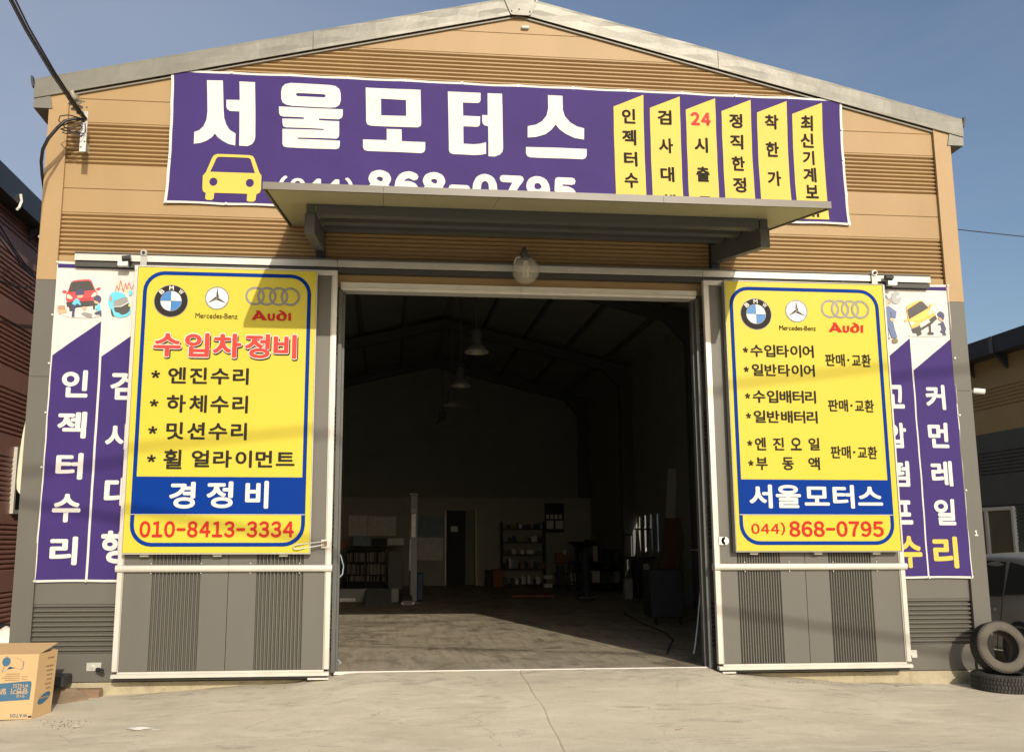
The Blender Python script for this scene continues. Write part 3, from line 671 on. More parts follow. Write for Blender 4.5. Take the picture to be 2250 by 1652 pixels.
T('010\u20138413\u20133334', c6, 897, 162, 1882, 268, L2, red, SL, bold=.034, gap=.09)
for s_, a_, t_ in (('수입타이어', (448, 666, 484, 702), (495, 648, 905, 735)), ('일반타이어', (453, 790, 489, 826), (505, 772, 912, 857)), ('수입배터리', (462, 960, 497, 996), (510, 940, 920, 1027)), ('일반배터리', (468, 1087, 503, 1123), (517, 1070, 930, 1155))):
    T('*', c5, *a_, L2, blk, SR, bold=.05); T(s_, c5, *t_, L2, blk, SR, bold=.022, gap=.10)
T('*', c5, 476, 1262, 512, 1298, L2, blk, SR, bold=.05); T('*', c5, 483, 1390, 519, 1426, L2, blk, SR, bold=.05)
for s_, x in (('엔', 525), ('진', 640), ('오', 753), ('일', 868)): T(s_, c5, x, 1243+(x-525)*.01, x+75, 1327, L2, blk, SR, bold=.022)
for s_, x in (('부', 532), ('동', 700), ('액', 867)): T(s_, c5, x, 1370, x+78, 1453, L2, blk, SR, bold=.022)
for a_ in ((975, 708, 1105, 790, 1145, 710, 1272, 794), (993, 1000, 1125, 1080, 1165, 1002, 1292, 1084), (1010, 1297, 1143, 1380, 1183, 1300, 1313, 1382)):
    T('판매', c5, *a_[:4], L2, blk, SR, bold=.018, gap=.08); T('교환', c5, *a_[4:], L2, blk, SR, bold=.018, gap=.08)
    q = bp(c5((a_[2]+a_[4])/2, (a_[1]+a_[3])/2), y=L2); shape('lettering', [circ(q.x, q.z, .014, 12)], L2, blk, SR)
T('서울모터스', D0, 1645, 1064, 1941, 1117, L3, whi, SR, bold=.03, gap=.12)
T('044)', c8, 502, 170, 722, 252, L2, red, SR, bold=.02, gap=.10); T('868\u20130795', c8, 745, 162, 1355, 264, L2, red, SR, bold=.03, gap=.08)

# ================================================================== BANNERS
def banner(name, label, x0, x1, z0, z1, df, cat='banner'):
    t = thing(name, label, cat, ((x0+x1)/2, -.03, z0))
    shape('sheet', [[(x0, z0), (x1, z0), (x1, z1), (x0, z1)]], -.030, whb, t, df); return t
def mk_deform(x0, x1, z0, z1, pin, sag, amp):
    cx = (x0+x1)/2
    def f(c):
        u = (c.x-x0)/(x1-x0); v = (c.z-z0)/(z1-z0); uu = min(max(u, 0), 1); vv = min(max(v, 0), 1)
        e = 4*vv*(1-vv); x = c.x + pin*e*(1-2*uu)
        ez = min(1, max(0, 1-min(vv, 1-vv)*(z1-z0)/.07)); ex = min(1, max(0, 1-min(uu, 1-uu)*(x1-x0)/.07))
        n = max(1, round((x1-x0)/.69)); z = c.z - sag*abs(sin(pi*n*uu))*(1 if vv > .5 else -1)*ez
        n2 = max(1, round((z1-z0)/.45)); x += .8*sag*abs(sin(pi*n2*vv))*(1 if uu < .5 else -1)*ex
        y = c.y - amp*(.5+.5*sin(c.x*3.1+1.3*sin(c.z*2.3))*cos(c.z*3.7+c.x)) - .5*amp*(.5+.5*sin(c.x*9+c.z*13))*min(1, 6*min(uu, 1-uu, vv, 1-vv))
        return Vector((x, y, z))
    return f
TX0, TX1, TZ0, TZ1 = -4.155, 4.108, 5.249, 6.910
tdf = mk_deform(TX0, TX1, TZ0, TZ1, .022, .010, .014)
TB = banner('name_banner', 'wide purple shop-name banner with big white letters stretched across the gable', TX0, TX1, TZ0, TZ1, tdf)
shape('purple_field', [[(TX0+.035, TZ0+.03), (TX1-.035, TZ0+.03), (TX1-.035, TZ1-.032), (TX0+.035, TZ1-.032)]], -.0335, pur, TB, tdf)
Y1, Y2 = -.037, -.0405
def bigshape(k, *loops): shape('big_letter', [W2(k, l, -.0405) for l in loops], Y2, whi, TB, tdf)
shapes('big_letter', [[W2(c1, [(1323,516),(1425,518),(1425,700),(1428,760),(1440,800),(1462,835),(1500,858),(1498,935),(1455,926),(1415,905),(1385,882),(1368,860),(1348,883),(1315,905),(1275,920),(1232,925),(1235,850),(1268,838),(1295,812),(1314,770),(1321,715)], Y2)],
    [W2(c1, [(1532,525),(1632,530),(1627,880),(1622,903),(1607,924),(1580,938),(1523,936),(1527,718),(1465,715),(1450,705),(1443,690),(1444,642),(1530,644)], Y2)]], Y2, whi, TB, tdf)
ring_o = [(1798,640),(1798,590),(1806,562),(1825,544),(1860,537),(2110,549),(2150,556),(2172,574),(2180,600),(2180,650),(2170,676),(2148,692),(2110,695),(1865,683),(1828,676),(1806,662)]
ring_i = [(1893,608),(1903,602),(2073,610),(2084,616),(2082,626),(2070,630),(1905,622),(1894,616)]
shapes('big_letter', [[W2(c1, ring_o, Y2), W2(c1, ring_i, Y2)],
    [W2(c1, [(1782,688),(2192,705),(2191,742),(2185,758),(2165,768),(2038,763),(2038,774),(2168,780),(2167,868),(2162,885),(2148,893),(1900,884),(1900,892),(2172,906),(2171,938),(2165,955),(2148,961),(1832,947),(1810,941),(1802,925),(1802,828),(2068,838),(2068,830),(1825,819),(1808,813),(1803,795),(1802,764),(1940,768),(1941,757),(1810,752),(1790,746),(1782,730)], Y2)]], Y2, whi, TB, tdf)
shapes('big_letter', [[W2(c2, [(178,565),(530,580),(532,795),(528,813),(510,822),(208,808),(188,802),(178,783)], Y2), W2(c2, [(275,636),(436,644),(436,748),(275,741)], Y2)],
    [W2(c2, [(310,828),(406,832),(407,908),(558,915),(558,960),(550,978),(530,985),(185,970),(165,963),(157,945),(157,896),(310,902)], Y2)]], Y2, whi, TB, tdf)
shapes('big_letter', [[W2(c2, [(705,589),(915,598),(915,645),(909,659),(895,664),(801,660),(802,746),(912,750),(910,800),(904,813),(890,818),(803,815),(804,925),(870,928),(910,925),(949,916),(950,988),(915,995),(870,998),(738,993),(718,986),(710,968)], Y2)],
    [W2(c2, [(960,600),(1053,603),(1059,950),(1055,975),(1040,993),(1005,1006),(965,1004),(963,812),(940,808),(929,796),(925,780),(925,740),(960,742)], Y2)]], Y2, whi, TB, tdf)
shapes('big_letter', [[W2(c2, [(1346,615),(1440,619),(1442,710),(1455,750),(1490,790),(1535,815),(1580,827),(1580,898),(1520,888),(1460,860),(1420,830),(1397,802),(1370,835),(1330,865),(1270,882),(1217,884),(1217,813),(1270,803),(1310,780),(1338,745),(1348,700)], Y2)],
    [W2(c2, [(1207,943),(1597,958),(1597,1000),(1588,1018),(1570,1025),(1235,1010),(1216,1003),(1207,985)], Y2)]], Y2, whi, TB, tdf)
def c_circ(k, x, y, r, yy, n=20): return [tuple(p) for p in W2(k, [(x+r*cos(2*pi*i/n), y+r*sin(2*pi*i/n)) for i in range(n)], yy)]
shape('car_icon', [W2(c1, [(1313,1105),(1350,1015),(1362,998),(1385,990),(1590,997),(1612,1003),(1622,1018),(1655,1108),(1670,1128),(1669,1215),(1662,1236),(1640,1247),(1636,1285),(1622,1296),(1594,1296),(1580,1288),(1582,1244),(1370,1237),(1367,1272),(1356,1284),(1325,1283),(1313,1274),(1315,1237),(1298,1228),(1292,1205),(1293,1128)], Y2),
    W2(c1, [(1340,1103),(1378,1018),(1390,1008),(1582,1014),(1598,1022),(1628,1113)], Y2), c_circ(c1, 1362, 1167, 26, Y2), c_circ(c1, 1596, 1175, 26, Y2)], Y2, yel2, TB, tdf)
T('(044)', D0, 612, 386, 774, 432, Y2, whi, TB, bold=.045, gap=.12, deform=tdf); T('868\u20130795', D0, 806, 374, 1268, 456, Y2, whi, TB, bold=.07, gap=.07, deform=tdf)
STR = [(1.162, 1.538, c2, [('인', 1822,697,1912,797), ('젝', 1825,832,1918,935), ('터', 1835,972,1925,1072), ('수', 1838,1110,1930,1210), ('리', 1845,1248,1935,1348)]),
 (1.618, 1.999, c2, [('검', 2050,708,2143,805), ('사', 2060,888,2155,988), ('대', 2070,1070,2163,1170), ('행', 2077,1248,2170,1348)]),
 (2.074, 2.453, c3, [('24', 115,720,247,812), ('시', 140,885,230,985), ('출', 152,1070,242,1170), ('동', 165,1258,255,1355)]),
 (2.530, 2.908, c3, [('정', 362,730,452,828), ('직', 370,865,460,962), ('한', 380,1003,470,1100), ('정', 388,1138,478,1238), ('비', 400,1275,488,1375)]),
 (2.985, 3.371, c3, [('착', 590,738,682,835), ('한', 600,910,690,1010), ('가', 612,1095,705,1195), ('격', 625,1285,712,1380)]),
 (3.440, 3.834, c3, [('최', 820,742,905,845), ('신', 822,855,912,952), ('기', 838,968,918,1062), ('계', 842,1075,930,1172), ('보', 855,1185,942,1275), ('유', 868,1297,960,1395)])]
for xa, xb, k, ch in STR:
    st = shape('yellow_strip', [[(xa, 5.31), (xb, 5.31), (xb, 6.842), (xa, 6.673)]], Y1, yel2, TB, tdf)
    for c_, *bx in ch: T(c_, k, *bx, Y2, redb if c_ == '24' else blk, st, bold=.034 if c_ != '24' else .05, deform=tdf, gap=.08)
def grommets(pts, t, y=-.048, r=.014):
    for x, z in pts: MB().cyl((x, y, z), (x, y+.006, z), r, 8).build('grommet', galv, t)
gp = [(TX0+.02+(TX1-TX0-.04)*i/12, TZ1-.02) for i in range(13)]+[(TX0+.02+(TX1-TX0-.04)*i/12, TZ0+.018) for i in (0, 1, 2, 10, 11, 12)]+[(TX0+.02, TZ0+.55), (TX0+.02, TZ0+1.1), (TX1-.02, TZ0+.4), (TX1-.02, TZ0+.85), (TX1-.02, TZ0+1.25)]
grommets([(p.x, p.z) for p in (tdf(Vector((x, 0, z))) for x, z in gp)], TB)

# cartoon colours
pr_red = mat('art_red', (.60, .05, .06), .5); pr_red2 = mat('art_dark_red', (.40, .03, .04), .5); pr_dk = mat('art_charcoal', (.045, .042, .036), .5); pr_navy = mat('art_navy', (.045, .05, .11), .5); pr_cyan = mat('art_cyan', (.10, .50, .66), .5); pr_skin = mat('art_skin', (.65, .35, .20), .5)
pr_gry = mat('art_grey', (.26, .25, .23), .5); pr_lg = mat('art_light_grey', (.55, .54, .51), .5); pr_or = mat('art_orange', (.80, .42, .08), .5); pr_tan = mat('art_tan', (.40, .24, .15), .5); pr_lens = mat('art_lamp', (.78, .66, .48), .5); pr_blue = mat('art_overalls', (.09, .13, .26), .5)
pr_boot = mat('art_boot', (.16, .12, .06), .5); pr_pink = mat('art_magenta', (.50, .03, .10), .5); pr_yel = mat('art_yellow', (.80, .66, .10), .5)
def side_banner(x0, x1, cols, label, flip):
    z0, z1 = .968, 4.525; df = mk_deform(x0, x1, z0, z1, .008, .008, .012)
    t = banner('vertical_banner', label, x0, x1, z0, z1, df); t['group'] = 'vertical banners beside the doors'
    shape('purple_bar', [[(x0+.02, 4.448), (x1-.02, 4.448), (x1-.02, 4.495), (x0+.02, 4.495)]], -.034, pur, t, df)
    for xa, xb, lo, hi in cols: shape('purple_strip', [[(xa, .995), (xb, .995), (xb, hi), (xa, lo)]], -.034, pur, t, df)
    return t, df
VL, ldf = side_banner(-5.295, -3.70, [(-5.277, -4.763, 3.441, 3.836), (-4.738, -4.225, 3.437, 3.836), (-4.20, -3.72, 3.437, 3.83)], 'white and purple vertical banner with red car art, left of the left door', 1)
VR, rdf = side_banner(3.72, 5.315, [(3.74, 4.235, 3.437, 3.836), (4.26, 4.758, 3.437, 3.838), (4.779, 5.300, 3.443, 3.846)], 'white and purple vertical banner with tilted yellow car art, right of the right door', -1)
YA, YB, YC, YD = -.038, -.0405, -.043, -.0455
for c_, k, *b4 in (('인', c4, 398,812,558,990), ('젝', c4, 370,1078,548,1252), ('터', c4, 360,1343,525,1515), ('수', c6, 340,-12,510,172), ('리', c6, 325,262,490,445), ('검', c4, 712,822,874,1005), ('사', c4, 680,1155,852,1325), ('대', c6, 675,-120,845,75), ('행', c6, 652,222,826,435)):
    T(c_, k, *b4, YA, whi, VL, bold=.034, deform=ldf)
for c_, k, *b4 in (('커', c5, 1612,908,1752,1070), ('먼', c5, 1630,1150,1774,1313), ('레', c5, 1648,1395,1798,1558), ('일', c8, 1668,22,1817,190), ('리', c8, 1660,262,1834,465), ('고', c5, 1343,908,1487,1060), ('압', c5, 1358,1150,1500,1313), ('펌', c5, 1373,1395,1520,1560), ('프', c8, 1390,30,1540,185), ('수', c8, 1430,258,1604,463)):
    T(c_, k, *b4, YA, yel2 if (k is c8 and c_ in '리수') else whi, VR, bold=.034, deform=rdf)
def art(k, pts, y, m, t, df, sm=0, holes=()):
    l = W2(k, pts, y); l = smooth_loop(l, sm) if sm else l
    shape('picture_shape', [l]+[W2(k, h, y) for h in holes], y, m, t, df)
def ell(cx, cy, rx, ry, n=16, a=0.): return [(cx+rx*cos(2*pi*i/n)*cos(a)-ry*sin(2*pi*i/n)*sin(a), cy+rx*cos(2*pi*i/n)*sin(a)+ry*sin(2*pi*i/n)*cos(a)) for i in range(n)]
# left art: red car and two mechanics
A_ = lambda pts, y, m, sm=0: art(pic, pts, y, m, VL, ldf, sm)
A_([(230,1270),(420,1225),(1200,1215),(1280,1300),(1150,1370),(900,1395),(600,1385),(380,1350)], YA+.001, pr_lg, 1)
A_([(405,840),(460,745),(520,550),(600,495),(950,472),(1010,500),(1095,720),(1150,800),(1160,985),(1000,985),(600,1000),(410,1010)], YA, pr_red, 1)
A_([(470,775),(520,560),(620,525),(960,510),(1010,560),(1085,725)], YB, pr_dk)
A_([(318,735),(400,735),(440,765),(400,800),(330,795)], YB, pr_red, 1); A_([(1110,715),(1140,680),(1225,655),(1220,710),(1150,730)], YB, pr_red, 1)
A_([(428,850),(450,828),(500,840),(580,925),(500,940),(435,925)], YB, pr_lens, 1); A_([(985,890),(1080,770),(1125,790),(1130,850),(1060,890)], YB, pr_lens, 1)
A_([(410,1010),(740,1008),(1000,980),(1160,960),(1150,1080),(900,1110),(600,1135),(430,1115)], YB, pr_dk); A_([(480,1130),(560,1130),(555,1225),(490,1222)], YB, pr_dk); A_([(1048,1090),(1100,1080),(1098,1180),(1050,1180)], YB, pr_dk)
A_([(740,930),(990,905),(960,985),(750,1000)], YC, pr_red2)
A_([(625,840),(640,740),(745,685),(835,720),(840,840),(730,850)], YC, pr_navy, 1); A_([(660,855),(835,840),(800,905),(730,925),(680,910)], YC, pr_skin, 1)
A_([(548,1050),(640,925),(700,940),(765,1070),(740,1090),(670,1040),(625,1092)], YC, pr_cyan); A_([(545,1055),(640,1095),(690,1050),(735,1095),(620,1140),(600,1340),(620,1355),(540,1355),(560,1180),(525,1090)], YD, pr_navy)
A_([(1055,960),(1065,880),(1150,842),(1235,880),(1245,960),(1200,1040),(1170,1000)], YC, pr_navy, 1); A_([(1058,965),(1180,1010),(1170,1050),(1110,1055),(1075,1010)], YC, pr_skin, 1)
A_([(1110,1185),(1150,1070),(1210,1070),(1245,1215),(1180,1220),(1150,1170),(1110,1215)], YC, pr_cyan); A_([(1080,1275),(1140,1235),(1245,1225),(1250,1340),(1215,1340),(1205,1305),(1120,1310)], YD, pr_navy)
A_([(205,1090),(380,1090),(385,1165),(420,1200),(415,1260),(235,1280),(200,1215)], YB, pr_tan); A_([(200,1190),(415,1190),(415,1260),(235,1280)], YC, pr_skin)
A_([(765,1270),(860,1255),(1025,1290),(1020,1375),(900,1370),(800,1310)], YC, pr_gry); A_([(790,1120),(895,1115),(880,1200),(850,1220),(810,1200)], YB, pr_skin, 1)
# teal car and chart
for i in range(12): A_([(1555+42*i, 430+8.2*i), (1559+42*i, 431+8.2*i), (1550+42*i, 850), (1546+42*i, 850)], YA+.001, pr_lg)
for i in range(11): A_([(1552, 430+38*i), (2060, 530+32*i), (2060, 534+32*i), (1552, 434+38*i)], YA+.0015, pr_lg)
zz = [(1565,770),(1600,620),(1645,735),(1690,500),(1755,765),(1808,565),(1840,710),(1885,550),(1945,720),(2000,600),(2050,740)]
for a_, b2 in zip(zz, zz[1:]): A_([a_, (a_[0]+14, a_[1]), (b2[0]+14, b2[1]), b2], YB, pr_pink)
z2 = [(1560,790),(1650,530),(1700,720),(1770,580),(1830,790),(1900,640),(1960,740)]
for a_, b2 in zip(z2, z2[1:]): A_([a_, (a_[0]+12, a_[1]), (b2[0]+12, b2[1]), b2], YA, pr_yel)
A_([(1400,960),(1430,840),(1520,770),(1650,765),(1780,820),(1860,920),(1950,1180),(1900,1330),(1700,1385),(1540,1350),(1450,1180),(1405,1050)], YB, pr_cyan, 1)
A_([(1530,1115),(1535,990),(1660,940),(1770,900),(1860,905),(1870,1020),(1720,1110)], YC, pr_gry); A_([(1530,1130),(1700,1120),(1880,1030),(1930,1100),(1900,1250),(1730,1325),(1660,1260),(1570,1250)], YC, pr_dk, 1)
A_([(1520,1118),(1700,1105),(1880,1010),(1870,1040),(1710,1125),(1530,1130)], YD, whi); A_([(1470,1180),(1490,1180),(1550,1350),(1510,1350),(1470,1260)], YC, pr_dk); A_(ell(1462, 930, 30, 75), YC, pr_tan)
A_([(1890,760),(1930,730),(1990,790),(1920,880),(1895,840)], YC, pr_cyan, 1); A_(ell(1905, 1090, 22, 28), YD, pr_yel)
# right art: mechanic with spanner, tilted yellow car
R_ = lambda pts, y, m, sm=0: art(pic2, pts, y, m, VR, rdf, sm)
R_([(250,510),(250,455),(340,425),(370,540),(260,610)], YA, pr_gry); R_([(345,430),(370,320),(450,262),(530,285),(555,325),(545,350),(452,380),(495,462),(585,405),(597,450),(560,550),(470,598),(390,570),(350,510)], YB, mat('art_spanner', (.33, .34, .34), .5), 0)
R_([(60,370),(150,345),(220,370),(250,450),(240,500),(215,440),(130,430),(60,430)], YC, pr_blue, 1); R_([(80,430),(215,440),(265,530),(240,620),(175,720),(90,650)], YB, pr_skin, 1)
R_([(130,610),(165,590),(200,560),(190,600),(150,620)], YC, whi); R_([(160,450),(175,450),(180,510),(170,515)], YC, pr_dk)
R_([(20,740),(250,640),(320,680),(465,790),(440,960),(330,920),(330,850),(300,780),(310,900),(380,1060),(420,1230),(490,1450),(340,1460),(240,1160),(270,1410),(100,1420),(60,1000)], YB, pr_blue)
R_([(295,950),(400,970),(410,1030),(370,1050),(300,1010)], YC, pr_skin, 1); R_([(345,1470),(480,1460),(510,1590),(350,1605)], YB, pr_boot, 1); R_([(160,1440),(280,1430),(300,1500),(160,1540)], YB, pr_boot, 1)
R_([(750,1350),(1150,1330),(1780,1350),(1750,1420),(1150,1430),(800,1420)], YA+.001, pr_lg, 1)
R_([(735,650),(820,590),(1070,490),(1120,510),(1300,680),(1390,760),(1470,900),(1330,980),(1050,1130),(860,1220),(760,1000),(720,760)], YA, pr_or, 0)
R_([(738,740),(1060,530),(1130,525),(1290,690),(785,985)], YB, pr_dk); R_([(790,1000),(1320,700),(1260,900),(1020,1020)], YB, pr_yel, 1)
R_([(650,1010),(740,965),(770,1000),(690,1055)], YB, pr_or, 1); R_([(1300,650),(1330,580),(1390,570),(1395,640),(1330,680)], YB, pr_or, 1)
R_([(795,1040),(880,1035),(950,1085),(870,1140),(815,1120)], YB, pr_lens, 1); R_([(1290,880),(1290,780),(1340,725),(1390,790),(1340,870)], YB, pr_lens, 1)
R_([(850,1230),(1050,1150),(1310,985),(1460,875),(1510,970),(1360,1110),(1090,1270),(1110,1370),(1010,1415),(960,1325),(900,1335)], YB, pr_dk); R_([(1040,1110),(1280,960),(1335,1050),(1090,1205)], YC, pr_lg)
R_([(1300,1140),(1345,1110),(1355,1310),(1420,1320),(1420,1380),(1260,1380),(1260,1320),(1310,1310)], YB, pr_dk)
R_([(1515,870),(1530,800),(1600,778),(1680,830),(1695,930),(1660,1020),(1620,960)], YB, pr_navy, 1); R_([(1530,920),(1640,970),(1640,1035),(1560,1000)], YB, pr_skin, 1)
R_([(1620,1040),(1665,1030),(1745,1220),(1720,1310),(1755,1390),(1640,1390),(1660,1340),(1585,1280),(1640,1240),(1610,1120),(1540,1120),(1540,1090),(1610,1080)], YB, pr_navy)
for t, pts in ((VL, [(-5.28, 4.51), (-4.86, 4.50), (-5.29, 3.9), (-5.29, 3.35), (-5.29, 2.8), (-5.29, 2.2), (-5.28, .985), (-4.75, .98)]), (VR, [(5.30, 4.51), (4.86, 4.50), (5.31, 3.6), (5.31, 2.9), (5.31, 2.0), (5.30, .99), (4.77, .98)])):
    grommets(pts, t, y=-.056, r=.012)

# ================================================================== CANOPY
CN = thing('canopy', 'grey-brown lean-to canopy with cream underside on two steel arms over the doorway', 'canopy', (0, -1.1, 4.4))
def cz(y): return 5.038+.2*y      # underside
xs_ = [-2.69, -1.62, -.52, .60, 1.66, 2.69]
for a, b_ in zip(xs_, xs_[1:]):
    MB().hexa([(a+.002, -2.18, cz(-2.18)), (b_-.002, -2.18, cz(-2.18)), (b_-.002, -.005, cz(-.005)), (a+.002, -.005, cz(-.005)), (a+.002, -2.18, cz(-2.18)+.05), (b_-.002, -2.18, cz(-2.18)+.05), (b_-.002, -.005, cz(-.005)+.05), (a+.002, -.005, cz(-.005)+.05)]).build('soffit_panel', cream, CN)
MB().hexa([(-2.70, -2.19, cz(-2.19)+.051), (2.70, -2.19, cz(-2.19)+.051), (2.70, -.004, cz(0)+.051), (-2.70, -.004, cz(0)+.051), (-2.70, -2.19, cz(-2.19)+.062), (2.70, -2.19, cz(-2.19)+.062), (2.70, -.004, cz(0)+.062), (-2.70, -.004, cz(0)+.062)]).build('roof_sheet', brownt, CN)
for a, b_ in ((-2.722, -1.62), (-1.617, 1.05), (1.053, 2.722)): box('front_trim', a, b_, -2.205, -2.183, cz(-2.2)-.004, cz(-2.2)+.066, brownt, CN)
for s in (-1, 1):
    a, b_ = sorted((s*2.722, s*2.702)); MB().hexa([(a, -2.182, cz(-2.18)-.012), (b_, -2.182, cz(-2.18)-.012), (b_, -.004, cz(0)-.012), (a, -.004, cz(0)-.012), (a, -2.182, cz(-2.18)+.066), (b_, -2.182, cz(-2.18)+.066), (b_, -.004, cz(0)+.066), (a, -.004, cz(0)+.066)]).build('side_trim', brownt, CN)
    a, b_ = sorted((s*2.30, s*2.402))
    MB().box(a, b_, -.07, -.0, 4.62, 4.99).build('wall_post', int_dark, CN)
    MB().hexa([(a, -1.5, 4.425), (b_, -1.5, 4.425), (b_, -.072, 4.705), (a, -.072, 4.705), (a, -1.5, 4.637), (b_, -1.5, 4.637), (b_, -.072, 4.917), (a, -.072, 4.917)]).build('bracket_arm', steel_d, CN, bevel=.004)
    for y in (-1.44, -.96, -.48): MB().box(a+.012, b_-.012, y-.05, y+.045, cz(y)-.108-.0, cz(y)-.013).build('beam_seat', steel_d, CN)
for y in (-1.44, -.96, -.48):
    MB().box(-2.29, 2.29, y-.052, y-.046, cz(y)-.115, cz(y)-.012).box(-2.29, 2.29, y-.046, y+.05, cz(y)-.019, cz(y)-.013).box(-2.29, 2.29, y-.046, y+.05, cz(y)-.115, cz(y)-.109).build('cross_beam', steel_d, CN)

# globe lamp
LP = thing('globe_lamp', 'unlit round glass bulkhead lamp on a wall arm above the doorway', 'lamp', (0, -.35, 4.3))
gl = mat('lamp_glass', (.62, .58, .48), .25, alpha=.33, var=.1, scale=12)
MB().sphere((0, -.35, 4.462), .155, 28, 18).build('glass_globe', gl, LP, smooth=True)
MB().cyl((0, -.35, 4.60), (0, -.35, 4.64), .06, 16).cyl((0, -.35, 4.64), (0, -.35, 4.70), .035, 12, r2=.02).build('cap', steel_d, LP)
MB().tube([(0, -.35, 4.69), (-.005, -.33, 4.745), (-.005, -.22, 4.765), (0, -.02, 4.765)], .013, 8).build('arm', steel_d, LP)
MB().tube([(-.04, -.35, 4.62), (-.10, -.33, 4.62), (-.125, -.30, 4.56), (-.11, -.27, 4.53)], .009, 6).build('cable', galv, LP)
cf = MB()
for dx in (-.022, .022):
    for dy in (-.018, .018): cf.cyl((dx, -.35+dy, 4.385), (dx, -.35+dy, 4.50), .011, 8)
cf.cyl((0, -.35, 4.50), (0, -.35, 4.575), .028, 12).build('bulb', whi, LP)

# ================================================================== CABLES AT THE CORNER
t = thing('cable_bracket', 'perforated galvanised angle bracket fixed at the left gable corner', 'bracket', (-5.0, -.3, 5.75))
a = bp(c1(547, 718), y=-.30); b_ = bp(c1(530, 975), y=-.30)
MB().box(b_.x-.034, b_.x+.034, -.315, -.308, b_.z, a.z).box(b_.x-.034, b_.x-.028, -.307, -.0, b_.z+.1, b_.z+.2).build('angle_plate', galv, t)
mb = MB(); 
for i in range(9): mb.cyl((b_.x+.018*(1 if i % 2 else -1), -.320, b_.z+.05+i*.068), (b_.x+.018*(1 if i % 2 else -1), -.3155, b_.z+.05+i*.068), .009, 6)
mb.build('bolt_holes', darkgap, t)
an = Vector((b_.x-.05, -.36, a.z-.05))
ins = thing('insulator', 'brown-grey ribbed porcelain insulator above the corner bracket', 'insulator', an)
q0 = bp(c1(485, 665), y=-.45); dirv = (q0-an).normalized()
mb = MB(); mb.lathe([(.0, 0), (.024, 0), (.024, .05), (.068, .06), (.03, .09), (.03, .11), (.078, .125), (.03, .155), (.03, .175), (.068, .19), (.024, .215), (.024, .27), (0, .27)], an, dirv, 16).build('ribbed_body', porc, ins, smooth=True)
far = bp(c1(60, -60), y=-4.2)
def cat_pts(A, Bq, sag, n=18): return [A.lerp(Bq, i/n)+Vector((0, 0, -sag*4*(i/n)*(1-i/n))) for i in range(n+1)]
mid = [bp(c1(*p), y=yy) for p, yy in (((545, 760), -.34), ((455, 640), -.64), ((340, 470), -1.08), ((170, 185), -1.85), ((75, 0), -2.4), ((-60, -260), -3.2))]
mb = MB().tube(mid, .014, 8); mb.tube([p+Vector((.015, .01, .008*i)) for i, p in enumerate(mid)], .009, 6); mb.tube([p+Vector((-.012, 0, -.02)) for p in mid], .006, 6)
pole_top = mid[-1]
o = mb.build('service_cable', cable_m, None, smooth=True); tag(o, 'thick black bundled service cable dropping to the left gable corner', 'cable')
mb = MB()
lp = [bp(c1(*p), y=yy) for p, yy in (((545, 770), -.33), ((480, 762), -.36), ((420, 775), -.40), ((370, 820), -.42), ((310, 890), -.40), ((275, 960), -.33), ((265, 1040), -.22), ((272, 1130), -.05), ((288, 1240), .12))]
mb.tube(lp, .017, 8); mb.tube([p+Vector((-.02, .02, .015)) for p in lp], .009, 6)
o = mb.build('drop_cable', cable_m, None, smooth=True); tag(o, 'black cable looping from the bracket round the left building corner', 'cable')
mb = MB()
for pts in ([(540, 765), (440, 738), (385, 745), (376, 775), (420, 820), (520, 880), (548, 840), (545, 790)], [(525, 810), (450, 815), (400, 825), (385, 828), (430, 840), (520, 800)], [(540, 860), (480, 845), (410, 838), (398, 850), (430, 858), (500, 838), (530, 812)], [(525, 790), (450, 790), (400, 805), (430, 790), (525, 770)]):
    mb.tube([bp(c1(*p), y=-.34-.02*(i % 3)) for i, p in enumerate(pts)], .0065, 6)
o = mb.build('cable_coil', cable_m, None, smooth=True); tag(o, 'loose coils of thin black wire hanging at the corner bracket', 'cable')
wr = MB().tube(cat_pts(Vector((5.5, 10, 9.6)), Vector((30, 10, 7.9)), .1, 10), .012, 6).build('power_line', cable_m); tag(wr, 'single thin power line crossing the sky right of the workshop', 'cable')
def shadow_wire(p, q, y, label):
    d = Vector((.228, -1, .45)); P0 = Vector(p)+d*(-y+p[1]); Q0 = Vector(q)+d*(-y+q[1]); e = (Q0-P0).normalized()
    o = MB().tube(cat_pts(P0-e*14, Q0+e*14, .25, 20), .030, 8).build('power_line', cable_m); tag(o, label, 'cable', 'power lines across the yard')
shadow_wire((2.2, -.3, .93), (4.35, -.3, .60), -13., 'thick power line across the yard, lower of the two')
shadow_wire((2.36, -.3, 3.43), (4.30, -.3, 3.68), -15., 'power line across the yard, higher of the two')
# CCTV
cc = thing('security_camera', 'small white security camera on the right wall corner', 'camera', (5.55, .02, 3.15))
MB().cyl((5.50, .02, 3.20), (5.545, 0, 3.20), .02, 8).build('mount', plast_w, cc); MB().cyl((5.535, -.02, 3.205), (5.64, -.08, 3.185), .034, 12).build('housing', plast_w, cc); MB().cyl((5.641, -.081, 3.185), (5.648, -.085, 3.184), .028, 12).build('lens', plast_b, cc)

